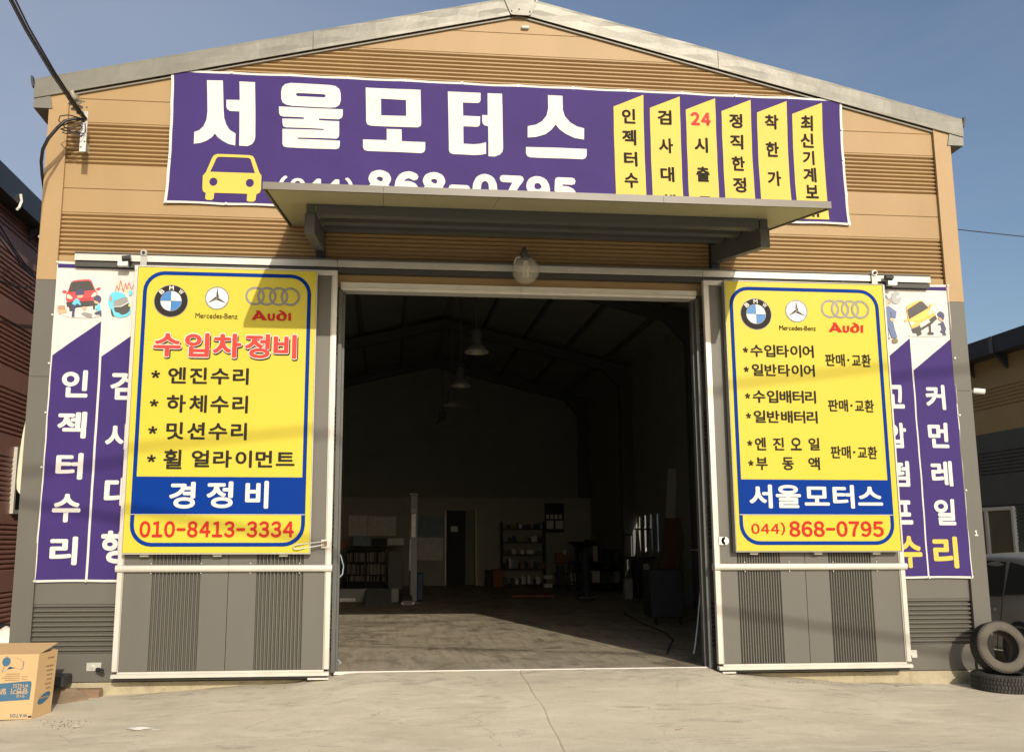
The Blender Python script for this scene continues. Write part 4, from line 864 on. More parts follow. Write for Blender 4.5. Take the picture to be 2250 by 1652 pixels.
# ================================================================== HOSES AND SMALL THINGS AT THE DOORWAY
mb = MB()
for pts in ([(105, 640), (150, 730), (200, 830), (228, 940), (215, 1030), (150, 1100), (110, 1115)], [(110, 650), (150, 780), (150, 930), (118, 1020), (100, 960), (108, 780)], [(108, 700), (100, 880), (140, 1030), (160, 1200), (150, 1320), (105, 1390)]):
    mb.tube([bp(i1(*p), y=.16) for p in pts], .008, 6)
o = mb.build('air_hose', hose_m, None, smooth=True); tag(o, 'pale blue air hose looped just inside the left door jamb', 'hose')
o = MB().tube([bp(c7(*p), y=.16) for p in ((55, 820), (72, 900), (72, 990), (50, 1035), (85, 1048), (108, 1068), (85, 1085))], .008, 6).build('hose_end', hose_m, None, smooth=True); tag(o, 'short end of air hose curling on the floor behind left door', 'hose')
o = MB().tube([bp(i2(*p), y=.3) for p in ((2025, 430), (2000, 560), (1985, 800), (1965, 1050), (1940, 1350), (1915, 1560), (1900, 1640))], .009, 6).build('hanging_hose', hose_m, None, smooth=True); tag(o, 'grey hose hanging down beside the right door jamb', 'hose')

# ================================================================== INTERIOR THINGS
def W3(k, x, y, d): return bp(k(x, y), y=d)
def ibox(name, k, x0, y0, x1, y1, d, dep, m, parent=None, bevel=0., floor=False):
    a = W3(k, x0, y0, d); b_ = W3(k, x1, y1, d)
    return box(name, a.x, b_.x, d, d+dep, 0 if floor else b_.z, a.z, m, parent, bevel)
for i in range(4):
    y = (5.4, 8.9, 11.7, 15.4)[i]; z = 4.72
    t = thing('high_bay_lamp', ('nearest unlit bell-shaped high bay lamp inside the doorway', 'second unlit high bay lamp, smaller behind the nearest', 'third unlit high bay lamp, very dark below the ridge', 'farthest unlit high bay lamp before the back wall')[i], 'pendant lamp', (0, y, z), 'high bay lamps under the ridge')
    MB().lathe([(.22, 0), (.215, .02), (.15, .10), (.10, .14), (.098, .14), (.148, .098), (.213, .018)], (0, y, z), n=24, close=True).build('reflector', mat('lamp_aluminium', (.30, .29, .25), .45, .3), t, smooth=True)
    MB().cyl((0, y, z+.14), (0, y, z+.40), .10, 16).build('ballast', steel_d, t); MB().cyl((0, y, z+.40), (0, y, 7.5), .012, 6).build('chain', steel_d, t)
# lift post and platform
t = thing('lift_post', 'grey steel car lift post with lettered stickers standing left of centre', 'car lift', (-.92, 11.4, 0))
a = W3(i1, 1018, 105, 11.3); b_ = W3(i1, 1092, 1370, 11.3); lift_m = mat('lift_grey', (.14, .147, .147), .5, var=.1, dirt=.3)
box('column', a.x, b_.x, 11.3, 11.55, 0.02, a.z, lift_m, t, bevel=.01); box('column_top', a.x-.02, b_.x+.02, 11.28, 11.57, a.z+.002, a.z+.05, lift_m, t); box('base_plate', a.x-.25, b_.x+.08, 11.2, 11.7, 0, .02, lift_m, t)
q = W3(i1, 1030, 325, 11.29); r_ = W3(i1, 1075, 595, 11.29); box('sticker', q.x, r_.x, 11.288, 11.296, r_.z, q.z, paper, t)
P, Fs = word('AUTOLIFT'[:4], 0, 1, 0, 1, .03)
q = W3(i1, 1026, 262, 11.29); r_ = W3(i1, 1080, 305, 11.29); box('sticker', q.x, r_.x, 11.288, 11.296, r_.z, q.z, paperb, t)
t2 = thing('lift_platform', 'low grey alignment lift platform on the floor left of the post', 'car lift', (-2.2, 11.6, 0))
box('side_beam', -4.4, a.x-.26, 11.35, 11.6, .02, .33, lift_m, t2); q = W3(i1, 110, 1315, 11.34); r_ = W3(i1, 368, 1352, 11.34); box('maker_sticker', q.x, r_.x, 11.335, 11.345, r_.z, q.z, paper, t2)
q = W3(i1, 485, 1410, 10.35); r_ = W3(i1, 795, 1250, 10.35)
MB().hexa([(q.x, 10.3, .0), (r_.x, 10.3, .0), (r_.x, 11.3, .0), (q.x, 11.3, .0), (q.x, 10.35, .02), (r_.x, 10.35, .02), (r_.x, 11.3, .34), (q.x, 11.3, .34)]).build('drive_on_ramp', lift_m, t2); box('deck', -4.4, a.x-.3, 11.62, 12.1, .2, .3, steel_d, t2)
t = thing('floor_jack', 'chrome floor jack with long upright handle before the lift post', 'floor jack', (-1.05, 10.7, 0))
q = W3(i1, 910, 1390, 10.7); r_ = W3(i1, 1058, 1290, 10.7)
MB().prism([(10.55, .03), (11.2, .05), (11.2, .14), (10.85, .20), (10.55, .10)], r_.x-q.x-.08, 'yz', q.x+.04).build('body', steel_d, t); MB().cyl((q.x, 10.62, .04), (r_.x, 10.62, .04), .035, 12).build('wheel', galv, t); MB().cyl((q.x+.03, 11.1, .05), (r_.x-.03, 11.1, .05), .04, 12).build('wheel', galv, t)
h0 = W3(i1, 1003, 1260, 10.75); h1 = W3(i1, 1013, 625, 10.95); h15 = h0.lerp(h1, .42)
MB().cyl(h0, h15, .022, 10).build('lower_handle', plast_b, t); MB().cyl(h15, h1, .016, 10).build('upper_handle', alu, t)
# parts racks with filed boxes
for gx, (xa, xb, lb) in enumerate(((272, 478, 'left dark rack full of pale upright folders behind the lift'), (505, 712, 'right dark rack full of pale upright folders behind the lift'))):
    t = thing('folder_rack', lb, 'rack', (W3(i1, (xa+xb)/2, 1160, 18).x, 18.1, 0), 'racks of upright folders')
    A = W3(i1, xa, 740, 18.0); Bq = W3(i1, xb, 1160, 18.0)
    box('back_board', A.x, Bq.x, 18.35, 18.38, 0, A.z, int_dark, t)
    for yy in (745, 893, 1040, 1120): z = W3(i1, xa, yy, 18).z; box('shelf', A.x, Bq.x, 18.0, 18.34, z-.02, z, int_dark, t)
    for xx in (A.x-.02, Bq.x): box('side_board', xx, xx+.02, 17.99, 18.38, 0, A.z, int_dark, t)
    for y0, y1 in ((768, 888), (905, 1035), (1050, 1115)):
        z0 = W3(i1, xa, y1, 18).z; z1 = W3(i1, xa, y0, 18).z; n = 13; wv_ = (Bq.x-A.x)/n
        for i in range(n):
            if random.random() < .12: continue
            h = (z1-z0)*random.uniform(.82, 1); x = A.x+wv_*i
            box('folder', x+.008, x+wv_*random.uniform(.35, .7), 18.02+random.uniform(0, .05), 18.3, z0, z0+h, random.choice([paper, paper, plast_w, int_cream]), t)
t = thing('wall_poster', 'wide pale notice board on the partition behind the folder racks', 'poster'); ibox('board', i1, 520, 350, 845, 580, 19.95, .02, paper, t); t.location = (0, 0, 0)
for lb, x0, y0, x1, y1, m in (('bluish poster pinned right of the lift post', 1095, 350, 1405, 592, paperb), ('grey framed chart hanging below the bluish poster', 1095, 602, 1398, 868, paper), ('tall pale wall chart above the left folder rack', 290, 340, 508, 585, paper)):
    o = ibox('wall_chart', i1, x0, y0, x1, y1, 19.96, .02, m); tag(o, lb, 'poster', 'posters on the back partition')
o = ibox('calendar_board', i2, 440, 165, 632, 450, 19.96, .03, int_dark); tag(o, 'dark calendar board with four small cards above the shelf', 'notice board')
for i in range(4): ibox('card', i2, 455+i*42, 275, 485+i*42, 318, 19.93, .02, paper, o)
for i in range(2): ibox('card', i2, 458+i*90, 335, 528+i*95, 415, 19.93, .02, paper, o)
for lb, x0, y0, x1, y1, m in (('crumpled blue and white bag lying on top of the folder racks', 340, 580, 548, 700, paperb), ('stacked cartons on top of right folder rack', 560, 615, 735, 700, int_dark), ('grey binder box beside the stacked cartons', 745, 612, 935, 690, paper), ('grey steel cabinet standing left of the lift post', 755, 760, 925, 1110, mat('cabinet_grey', (.12, .13, .13), .5)), ('orange and black carton at the left end of the racks', 135, 640, 265, 735, orange)):
    o = ibox('storage_box', i1, x0, y0, x1, y1, 18.0, .3, m, bevel=.01, floor='cabinet' in lb); tag(o, lb, 'box')
o = ibox('blue_bin', i1, 1092, 1020, 1165, 1215, 12.2, .35, bluep, floor=True, bevel=.02); tag(o, 'blue plastic bin with white label behind the lift post', 'bin')
# oil shelf
t = thing('oil_shelf', 'tall dark shelf of oil cans and cartons against the back partition', 'shelf', (3.1, 19.2, 0))
A = W3(i2, 20, 345, 19.2); Bq = W3(i2, 455, 960, 19.2)
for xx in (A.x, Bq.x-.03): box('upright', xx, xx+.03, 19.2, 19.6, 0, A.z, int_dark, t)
cols_ = [plast_w, int_dark, paperb, bluep, mat('can_brown', (.2, .12, .06), .5), paper, plast_b, mat('can_green', (.05, .12, .08), .5)]
for yy, h in ((412, .26), (545, .26), (665, .2), (805, .38), (960, .32)):
    z = max(.05, W3(i2, 50, yy, 19.2).z); box('shelf', A.x+.03, Bq.x-.03, 19.2, 19.6, z-.03, z, int_dark, t); x = A.x+.06
    while x < Bq.x-.14:
        w_ = random.uniform(.07, .16); hh = h*random.uniform(.5, .95)
        if random.random() < .85: MB().box(x, x+w_*.9, 19.24, 19.42, z, z+hh*.82).cyl((x+w_*.3, 19.33, z+hh*.82), (x+w_*.3, 19.33, z+hh), .025, 8).build('oil_can', random.choice(cols_), t)
        x += w_
t = thing('parts_cart', 'dark cluttered parts cart right of the oil shelf', 'cart', (4.0, 17.5, 0))
for z in (.08, .42, .75): box('cart_shelf', W3(i2, 540, 0, 17.4).x, W3(i2, 760, 0, 17.4).x, 17.4, 17.9, z, z+.03, int_dark, t)
for x0, y0, x1, y1, m in ((555, 650, 665, 750, orange), (570, 780, 640, 960, plast_b), (690, 850, 745, 960, paper), (445, 870, 518, 905, paper), (445, 955, 515, 990, plast_w)): ibox('carton', i2, x0, y0, x1, y1, 17.38, .3, m, t)
o = ibox('phone_card', i2, 622, 622, 650, 665, 17.3, .01, plast_w); tag(o, 'small bright white card standing on the parts cart', 'card')
t = thing('oil_drum', 'dark blue oil drum with black funnel right of the parts cart', 'drum', (4.4, 16.9, 0)); dx_ = W3(i2, 840, 700, 16.9)
MB().cyl((dx_.x, 16.9, 0), (dx_.x, 16.9, .88), .29, 20).build('barrel', bluep, t); MB().cyl((dx_.x-.1, 16.9, 1.2), (dx_.x-.1, 16.9, 1.42), .12, 16, r2=.5).cyl((dx_.x-.1, 16.9, .88), (dx_.x-.1, 16.9, 1.2), .03, 8).build('funnel', plast_b, t)
o = MB().prism([(W3(i2, 110, 0, 13).x, 13.0), (W3(i2, 520, 0, 13).x, 13.0), (W3(i2, 510, 0, 13.8).x, 13.9), (W3(i2, 140, 0, 13.8).x, 13.9)], .05, 'xy', .02).build('mechanic_creeper', orange); tag(o, 'flat orange mechanic creeper lying on the floor', 'creeper')
o = ibox('orange_crate', i2, -65, 815, 35, 1000, 18.6, .4, orange, floor=True, bevel=.01); tag(o, 'orange crate on the floor left of the oil shelf', 'crate')
o = ibox('black_crate', i2, -130, 825, -70, 1000, 18.5, .4, int_dark, floor=True); tag(o, 'black crate on the floor left of the orange crate', 'crate')
t = thing('tyre_changer', 'dark tyre changing machine with grey uprights before the side window', 'tyre changer', (4.6, 13.2, 0))
for x0, x1, x2, x3 in ((1228, 1248, 1265, 1222), (1345, 1360, 1388, 1335), (1465, 1485, 1505, 1455)):
    MB().prism(W2(i2, [(x3, 690), (x0, 430), (x1, 430), (x2, 690)], 12.9), .08, 'xz', 12.9).build('upright', lift_m, t)
ibox('top_bar', i2, 1325, 410, 1490, 428, 12.88, .05, plast_b, t); ibox('table', i2, 1210, 690, 1540, 715, 12.7, .6, int_dark, t); ibox('body', i2, 1330, 720, 1440, 1080, 12.8, .4, int_dark, t, floor=True); ibox('cross_head', i2, 1205, 460, 1300, 485, 12.87, .1, plast_b, t)
o = ibox('white_canister', i2, 1225, 905, 1310, 1045, 12.2, .2, mat('dim_plastic', (.35, .34, .3), .5), bevel=.02, floor=True); tag(o, 'pale plastic canister on the floor under the tyre changer', 'canister')
o = MB().hexa([W3(i2, 1520, 1160, 9.9), W3(i2, 1700, 1165, 9.9), W3(i2, 1700, 1165, 9.93), W3(i2, 1520, 1160, 9.93), W3(i2, 1625, 310, 10.6), W3(i2, 1825, 310, 10.6), W3(i2, 1825, 310, 10.63), W3(i2, 1625, 310, 10.63)]).build('brown_board', brownp); tag(o, 'tall reddish-brown board leaning against right wall', 'board')
o = MB().hexa([W3(i2, 1625, 312, 10.85), W3(i2, 1722, 312, 10.85), W3(i2, 1722, 312, 10.9), W3(i2, 1625, 312, 10.9), W3(i2, 1650, -175, 10.85), W3(i2, 1735, -175, 10.85), W3(i2, 1735, -175, 10.9), W3(i2, 1650, -175, 10.9)]).build('pale_board', int_cream); tag(o, 'narrow pale panel standing upright behind the brown board', 'panel')
t = thing('tool_trolley', 'dark tool trolley with chrome handle just behind the right jamb', 'trolley', (3.0, 3.0, 0))
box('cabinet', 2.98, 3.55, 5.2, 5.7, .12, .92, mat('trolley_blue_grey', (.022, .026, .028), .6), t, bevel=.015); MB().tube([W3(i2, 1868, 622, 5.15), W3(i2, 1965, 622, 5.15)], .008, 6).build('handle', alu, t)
for xx in (3.05, 3.48): MB().cyl((xx, 5.25, .06), (xx+.03, 5.25, .06), .06, 12).build('wheel', plast_b, t)
o = MB().tube([bp(i2(*p), z=.012) for p in ((1640, 1640), (1660, 1570), (1700, 1500), (1600, 1420), (1400, 1340), (1250, 1260), (1200, 1200))], .01, 6).build('floor_cable', cable_m, None); tag(o, 'black cable winding over the dark workshop floor', 'cable')

rc = random.Random(11); dk = [int_dark, mat('clutter_brown', (.10, .06, .035), .7), mat('clutter_grey', (.16, .16, .15), .6), plast_b, mat('clutter_green', (.04, .07, .05), .6), mat('clutter_pale', (.36, .35, .31), .7)]
def loaded_rack(name, label, x0, x1, y0, y1, levels, h, cat='rack'):
    t = thing(name, label, cat, ((x0+x1)/2, (y0+y1)/2, 0))
    for lv in levels:
        box('shelf', x0, x1, y0, y1, lv, lv+.025, int_dark, t); x = x0+.03
        while x < x1-.12:
            w_ = rc.uniform(.08, .28); w_ = min(w_, x1-.02-x); hh = rc.uniform(.08, h)
            if rc.random() < .85:
                if rc.random() < .35: MB().cyl((x+w_/2, (y0+y1)/2, lv+.026), (x+w_/2, (y0+y1)/2, lv+.026+hh), w_*.45, 12).build('tin', rc.choice(dk), t)
                else: box('carton', x, x+w_*.92, y0+.03+rc.uniform(0, .08), y1-.05, lv+.026, lv+.026+hh, rc.choice(dk), t)
            x += w_+.01
    for xx in (x0, x1-.04):
        for yy in (y0, y1-.04): box('leg', xx, xx+.04, yy, yy+.04, 0, levels[-1], int_dark, t)
    return t
loaded_rack('workbench', 'long cluttered workbench in the dark far right of the workshop', 3.7, 5.2, 15.3, 15.9, (.25, .85), .42, 'workbench')
loaded_rack('parts_rack', 'low parts rack with tins on the dark left side behind the lift', -4.9, -3.3, 14.4, 14.9, (.3, .8, 1.3), .4)
loaded_rack('tool_bench', 'dark tool bench by the right wall below the side window', 4.55, 5.25, 11.0, 11.6, (.2, .7), .4, 'bench')
loaded_rack('carton_shelf', 'dim shelf of cartons between oil shelf and drum at the back', 4.55, 5.25, 18.6, 19.1, (.2, .75, 1.3), .45, 'shelf')
for k in range(4):
    t = thing('stored_tyre', ('bottom tyre of the dark stack beside the blue oil drum', 'second tyre up in the dark stack by the drum', 'third tyre up in the dark stack by the drum', 'top tyre of the dark stack beside the oil drum')[k], 'tyre', (5.0, 16.6, .1+.19*k), 'stack of tyres inside the workshop')
    MB().lathe([(.19, -.07), (.24, -.09), (.29, -.075), (.30, -.05), (.30, .05), (.29, .075), (.24, .09), (.19, .07), (.25, .06), (.25, -.06)], (5.0+.02*sin(k*2), 16.6, .1+.19*k), n=24, close=True).build('casing', plast_b, t, smooth=True)
for xx, yy, lb in ((3.3, 11.8, 'black gas bottle trolley standing mid-floor at the right'), ):
    t = thing('welding_trolley', lb, 'trolley', (xx, yy, 0)); MB().cyl((xx, yy, .1), (xx, yy, 1.15), .11, 16).cyl((xx, yy, 1.15), (xx, yy, 1.28), .10, 16, r2=.03).build('gas_bottle', int_dark, t); box('base', xx-.2, xx+.2, yy-.15, yy+.2, .06, .1, steel_d, t)
    for u in (-.17, .17): MB().cyl((xx+u-.02, yy+.1, .08), (xx+u+.02, yy+.1, .08), .08, 12).build('wheel', plast_b, t)
# ================================================================== NEIGHBOURS
def rib_wall(name, y0, y1, zs, x, s, m, parent, pitch=.075, dep=.02):
    """wall facing +-x with horizontal ribs between the flat bands"""
    pr = []
    for (za, zb, rib) in zs:
        if not rib: pr += [(x, za), (x, zb)]
        else:
            n = max(1, round((zb-za)/pitch)); p = (zb-za)/n
            for k in range(n): q = za+k*p; pr += [(x, q), (x-s*dep, q+.012), (x-s*dep, q+p*.42), (x, q+p*.58)]
    n = len(pr); vs = [(a_[0], y0, a_[1]) for a_ in pr]+[(a_[0], y1, a_[1]) for a_ in pr]
    return MB().add(vs, [(i, i+1, n+i+1, n+i) for i in range(n-1)]).build(name, m, parent, recalc=False)
NL = thing('maroon_workshop', 'maroon ribbed steel building with dark eave at the left edge', 'building', (-10, 12, -.3))
XL = -7.2
rib_wall('ribbed_wall', -1, 26, [(-.3+1.0*k+o_, -.3+1.0*k+o2, r) for k in range(7) for o_, o2, r in ((0, .28, False), (.28, 1.0, True))], XL, 1, maroon, NL)
box('wall_core', -14, XL-.06, -1, 26, -.3, 6.6, maroon, NL)
zt = bp((0, 389), x=XL).z; zb_ = bp((0, 445), x=XL+.0).z
MB().box(XL-.4, XL+.25, -1.3, 26, zb_+.0, zt+.0).build('eave_fascia', darkf, NL); MB().prism([(XL+.2, zt+.002), (-11, zt+1.0), (-14, zt+.5), (-14, zb_)], 27.3, 'xz', -1.3).build('roof', darkf, NL)
for i in range(9): MB().prism([(XL+.01, zb_-.22), (XL+.22, zb_-.002), (XL+.01, zb_-.002)], .04, 'xz', 2+i*1.9).build('eave_bracket', darkf, NL)
wa = bp(K(0, 600, 1.271)(74, 1360), x=XL); wb = bp(K(0, 600, 1.271)(55, 1635), x=XL); wn = box('window', XL-.03, XL+.03, wa.y, wa.y+1.0, wb.z, wa.z, glassd, NL)
for a_, b2, c_, d_ in ((wa.y-.06, wa.y, wb.z-.06, wa.z+.06), (wa.y+1.0, wa.y+1.06, wb.z-.06, wa.z+.06), (wa.y, wa.y+1.0, wa.z, wa.z+.06), (wa.y, wa.y+1.0, wb.z-.06, wb.z), (wa.y+.5, wa.y+.54, wb.z, wa.z)): box('frame', XL-.02, XL+.05, a_, b2, c_, d_, alu, wn)
for i, (px_, py_, yy_) in enumerate(((44, 444, 2.0), (92, 505, 2.0))):
    q = bp((px_, py_), x=XL+.27); o = MB().tube([q+Vector((0, 0, .12)), q+Vector((.01, .03, .02)), q+Vector((0, -.02, -.10)), q+Vector((0, -.08, -.14))], .02, 6).build('foam_tie', plast_w); tag(o, ('white twisted tie on the dark eave at the left', 'white twisted tie on dark eave, nearest our wall corner')[i], 'tie', 'white ties on the maroon eave')
mb = MB()
for a_, b2, sg in (((-10, 690), (88, 860), .0), ((-10, 700), (90, 840), .1), ((-10, 660), (90, 845), -.02), ((-10, 800), (92, 830), .35), ((20, 640), (90, 855), .05)):
    A = bp(a_, x=-6.9); Bq = bp(b2, x=-6.6); mb.tube(cat_pts(A, Bq, sg, 8), .012, 5)
# those wires hang before the maroon wall
mb = MB()
l5 = K(0, 600, 1.271)
for pts in ([(-30, 250), (60, 400), (125, 490), (180, 555)], [(-30, 290), (50, 400), (120, 500), (180, 560)], [(-30, 325), (60, 440), (120, 510), (180, 560)], [(-30, 545), (50, 580), (120, 592), (180, 572)]):
    mb.tube([bp(l5(*p), x=-7.0) for p in pts], .012, 5)
o = mb.build('sagging_wires', cable_m); tag(o, 'bundle of thin black wires sagging before the maroon wall', 'cable')
NR = thing('beige_grey_workshop', 'beige-over-dark-grey ribbed steel building at the right edge', 'building', (12, 12, -.3))
XR = 9.0; zc = bp((2143, 957), x=XR).z; ze = bp((2130, 803), x=XR).z; zt2 = bp((2128, 778), x=XR).z
rib_wall('beige_wall', 1, 26, [(zc, zc+.42, False), (zc+.42, zc+.80, True), (zc+.80, ze+.0, False)], XR, -1, nb_beige, NR, pitch=.06)
rib_wall('grey_wall', 1, 26, [(-.3, .25, False), (.25, .95, True), (.95, 1.4, False), (1.4, 2.05, True), (2.05, 2.55, False), (2.55, 2.98, True), (2.98, zc, False)], XR, -1, nb_grey, NR, pitch=.06)
box('wall_core', XR+.06, 16, 1, 26, -.3, ze, nb_grey, NR); MB().box(XR-.3, XR+.5, .7, 26, ze+.0, zt2+.08).build('eave_fascia', darkf, NR)
MB().prism([(XR-.3, zt2+.082), (12.5, zt2+1.0), (16, zt2+.3), (16, ze)], 25.3, 'xz', .7).build('roof', darkf, NR)
for i in range(12): MB().prism([(XR-.01, ze-.25), (XR-.26, ze-.002), (XR-.01, ze-.002)], .04, 'xz', 1.3+i*.9).build('eave_bracket', darkf, NR); box('gutter_joint', XR-.315, XR-.301, 1.25+i*.9, 1.33+i*.9, ze, zt2+.08, nb_grey, NR)
a_ = bp(K(3450, 1100, 1.18)(222, 935), x=XR); b2 = bp(K(3450, 1100, 1.18)(355, 930), x=XR); c_ = bp(K(3450, 1100, 1.18)(225, 1040), x=XR)
y0_, y1_ = b2.y, a_.y+.5; z1_ = a_.z; z0_ = .5; wn = box('window', XR-.02, XR+.02, y0_, y1_, z0_, z1_, mat('net_curtain_glass', (.16, .14, .09), .25), NR)
for ya, yb, za, zb in ((y0_-.05, y0_, z0_, z1_), (y1_, y1_+.05, z0_, z1_), (y0_-.05, y1_+.05, z1_, z1_+.06), (y0_-.05, y1_+.05, z0_-.06, z0_), (a_.y-.17, a_.y-.10, z0_, z1_)): box('frame', XR-.05, XR+.02, ya, yb, za, zb, plast_w, wn)

# ================================================================== CAR
def build_car(ox, oy, g):
    t = thing('hatchback_car', 'dusty dark grey hatchback parked in the gap right of the workshop', 'car', (ox+.75, oy+1.8, g))
    # stations along y (0 rear .. 3.55 front): (y, half width, sill z, belt z, roof half width or None, roof z)
    st = [(0.00, .60, .36, .80, .50, .95), (.06, .68, .28, .88, .54, 1.22), (.22, .735, .24, .93, .585, 1.44), (.50, .75, .22, .94, .60, 1.50), (1.05, .755, .20, .92, .615, 1.52), (1.75, .755, .20, .90, .615, 1.51), (2.20, .755, .20, .88, .59, 1.42), (2.62, .75, .20, .88, .56, 1.10), (2.90, .74, .20, .86, .60, .90), (3.25, .70, .22, .78, .58, .82), (3.50, .60, .28, .62, .52, .70), (3.56, .50, .32, .52, .45, .58)]
    ring = []
    for y, hw, zs_, zb, rw, zr in st:
        ring.append([(-hw*.90, zs_), (-hw, zs_+.10), (-hw, (zs_+zb)/2), (-hw*.985, zb-.04), (-hw*.955, zb), (-(hw*.955*.35+rw*.65), zb+(zr-zb)*.6), (-rw, zr-.05), (-rw*.86, zr), (0, zr+.02)])
    vs = []; fs = []
    for (y, *_), r in zip(st, ring):
        full = r+[(-a, b) for a, b in reversed(r[:-1])]; vs += [(ox+.755+a, oy+y, g+b) for a, b in full]
    k = 17
    for i in range(len(st)-1):
        for j in range(k-1): fs.append((i*k+j, i*k+j+1, (i+1)*k+j+1, (i+1)*k+j))
        fs.append((i*k+k-1, i*k, (i+1)*k, (i+1)*k+k-1))
    fs += [tuple(range(k)), tuple((len(st)-1)*k+j for j in range(k-1, -1, -1))]
    bd = MB().add(vs, fs).build('body', carpaint, t, smooth=True)
    sd = bd.modifiers.new('s', 'SUBSURF'); sd.levels = 2; sd.render_levels = 2
    def side(u):  # u=-1 left
        return ox+.755+u*.76
    for u in (-1, 1):
        for nm, pts in (('rear_window', [(.42, 1.00), (.60, 1.34), (.98, 1.40), (1.00, .97), (.60, 1.0)]), ('door_window', [(1.06, .95), (1.05, 1.40), (1.62, 1.42), (1.64, .93)]), ('door_window', [(1.70, .93), (1.70, 1.41), (2.05, 1.36), (2.42, .96)])):
            def X(z): return ox+.755+u*(.738-(z-.93)*.26)
            mbw = MB(); n = len(pts); mbw.add([(X(p[1])+u*.006, oy+p[0], g+p[1]) for p in pts]+[(X(p[1])-u*.03, oy+p[0], g+p[1]) for p in pts], [(i, (i+1) % n, n+(i+1) % n, n+i) for i in range(n)]+[tuple(range(n)), tuple(range(2*n-1, n-1, -1))]).build(nm, glassd, t)
        for yy in (.72, 2.86):
            cx = ox+.755+u*.70
            w_ = MB().lathe([(.19, -.09), (.27, -.085), (.285, -.05), (.285, .05), (.27, .085), (.19, .09), (.19, -.09)], (cx, oy+yy, g+.285), (1, 0, 0), 28).build('wheel', rubber, t, smooth=True)
            rm = MB().lathe([(0, u*.06), (.05, u*.065), (.17, u*.045), (.192, u*.08), (.192, -u*.08), (0, -u*.05)], (cx, oy+yy, g+.285), (1, 0, 0), 20); rm.build('rim', mat('wheel_rim', (.30, .29, .26), .4, .5, dirt=.4), w_)
            for i in range(6):
                sp = MB()
                a = 2*pi*i/6; sp.cyl((cx+u*.069, oy+yy+.115*cos(a), g+.285+.115*sin(a)), (cx+u*.075, oy+yy+.115*cos(a), g+.285+.115*sin(a)), .026, 8)
                sp.build('rim_hole', int_dark, w_)
            ar = MB(); n = 16
            ar.lathe([(.30, u*.0), (.345, u*.0), (.36, u*.02), (.345, u*.045), (.30, u*.045)], (ox+.755+u*.725, oy+yy, g+.30), (1, 0, 0), 36).build('wheel_arch', int_dark, t, smooth=True)
        for yy in (1.16, 2.05):
            MB().box(min(side(u), side(u)-u*.03)-.012, max(side(u), side(u)-u*.03)+.012, oy+yy, oy+yy+.15, g+.76, g+.80).build('door_handle', carpaint, t, bevel=.008)
        sg = [(1.02, 1.42), (1.01, .97), (1.05, .75), (1.08, .62), (1.16, .45), (1.20, .24)]
        MB().tube([(side(u)-u*(.003+max(0, (z-.93)*.25)), oy+y, g+z) for y, z in sg], .004, 4).build('door_seam', darkgap, t)
        MB().tube([(side(u)-u*.004, oy+y, g+z) for y, z in [(1.68, .92), (1.68, .24)]], .004, 4).build('door_seam', darkgap, t)
        box('side_marker', side(u)-.01, side(u)+.01, oy+2.25, oy+2.32, g+.55, g+.58, orange, t); MB().box(side(u)-(.0 if u > 0 else .14), side(u)+(.14 if u > 0 else .0), oy+2.22, oy+2.30, g+.93, g+1.04).build('wing_mirror', carpaint, t, bevel=.02)
        MB().box(ox+.755+u*.56-.06, ox+.755+u*.56+.06, oy-.005, oy+.10, g+.80, g+1.05).build('tail_light', pr_red2, t, bevel=.01)
    MB().prism([(ox+.30, g+1.0), (ox+1.21, g+1.0), (ox+1.15, g+1.34), (ox+.36, g+1.34)], .02, 'xz', oy+.035).build('rear_screen', glassd, t)
    box('rear_bumper', ox+.12, ox+1.39, oy-.04, oy+.10, g+.30, g+.50, carpaint, t, bevel=.03)
    return t
build_car(6.55, .22, -.27)

# ================================================================== TYRES
def tyre(c_, axis, label, R=.30, w_=.19, m_side=rubber_w):
    t = thing('used_tyre', label, 'tyre', c_, 'used tyres at the right corner'); h = w_/2; a = Vector(axis).normalized()
    prof = [(R*.60, -h*.80), (R*.63, -h*.98), (R*.75, -h*1.05), (R*.90, -h*.98), (R*.965, -h*.84), (R*.965, h*.84), (R*.90, h*.98), (R*.75, h*1.05), (R*.63, h*.98), (R*.60, h*.80), (R*.66, h*.72), (R*.88, h*.72), (R*.88, -h*.72), (R*.66, -h*.72)]
    MB().lathe(prof, c_, a, 48, close=True).build('casing', m_side, t, smooth=True)
    u = a.orthogonal().normalized(); v = a.cross(u); mb = MB(); n = 56; C_ = Vector(c_)
    for i in range(n):
        for row, (h0, h1) in enumerate(((-.82, -.50), (-.44, -.04), (.04, .44), (.50, .82))):
            t0 = 2*pi*(i+(.3 if row % 2 else 0))/n; t1 = t0+2*pi/n*.74
            pts = []
            for rr_ in (R*.955, R):
                for th, hh in ((t0, h0), (t1, h0), (t1, h1), (t0, h1)): pts.append(C_+a*(hh*h)+rr_*(cos(th)*u+sin(th)*v))
            mb.hexa(pts)
    o = mb.build('tread', rubber, t); o['kind'] = 'stuff'
    return t
tyre((5.33, -.375, -.150), (0.02, -.03, 1), 'worn tyre lying flat on the concrete at the right corner', R=.31, w_=.19, m_side=rubber)
tyre((5.345, -.345, .215), (-.06, -1, .24), 'dusty worn tyre standing tilted on the flat one against the corner', R=.288, w_=.19)

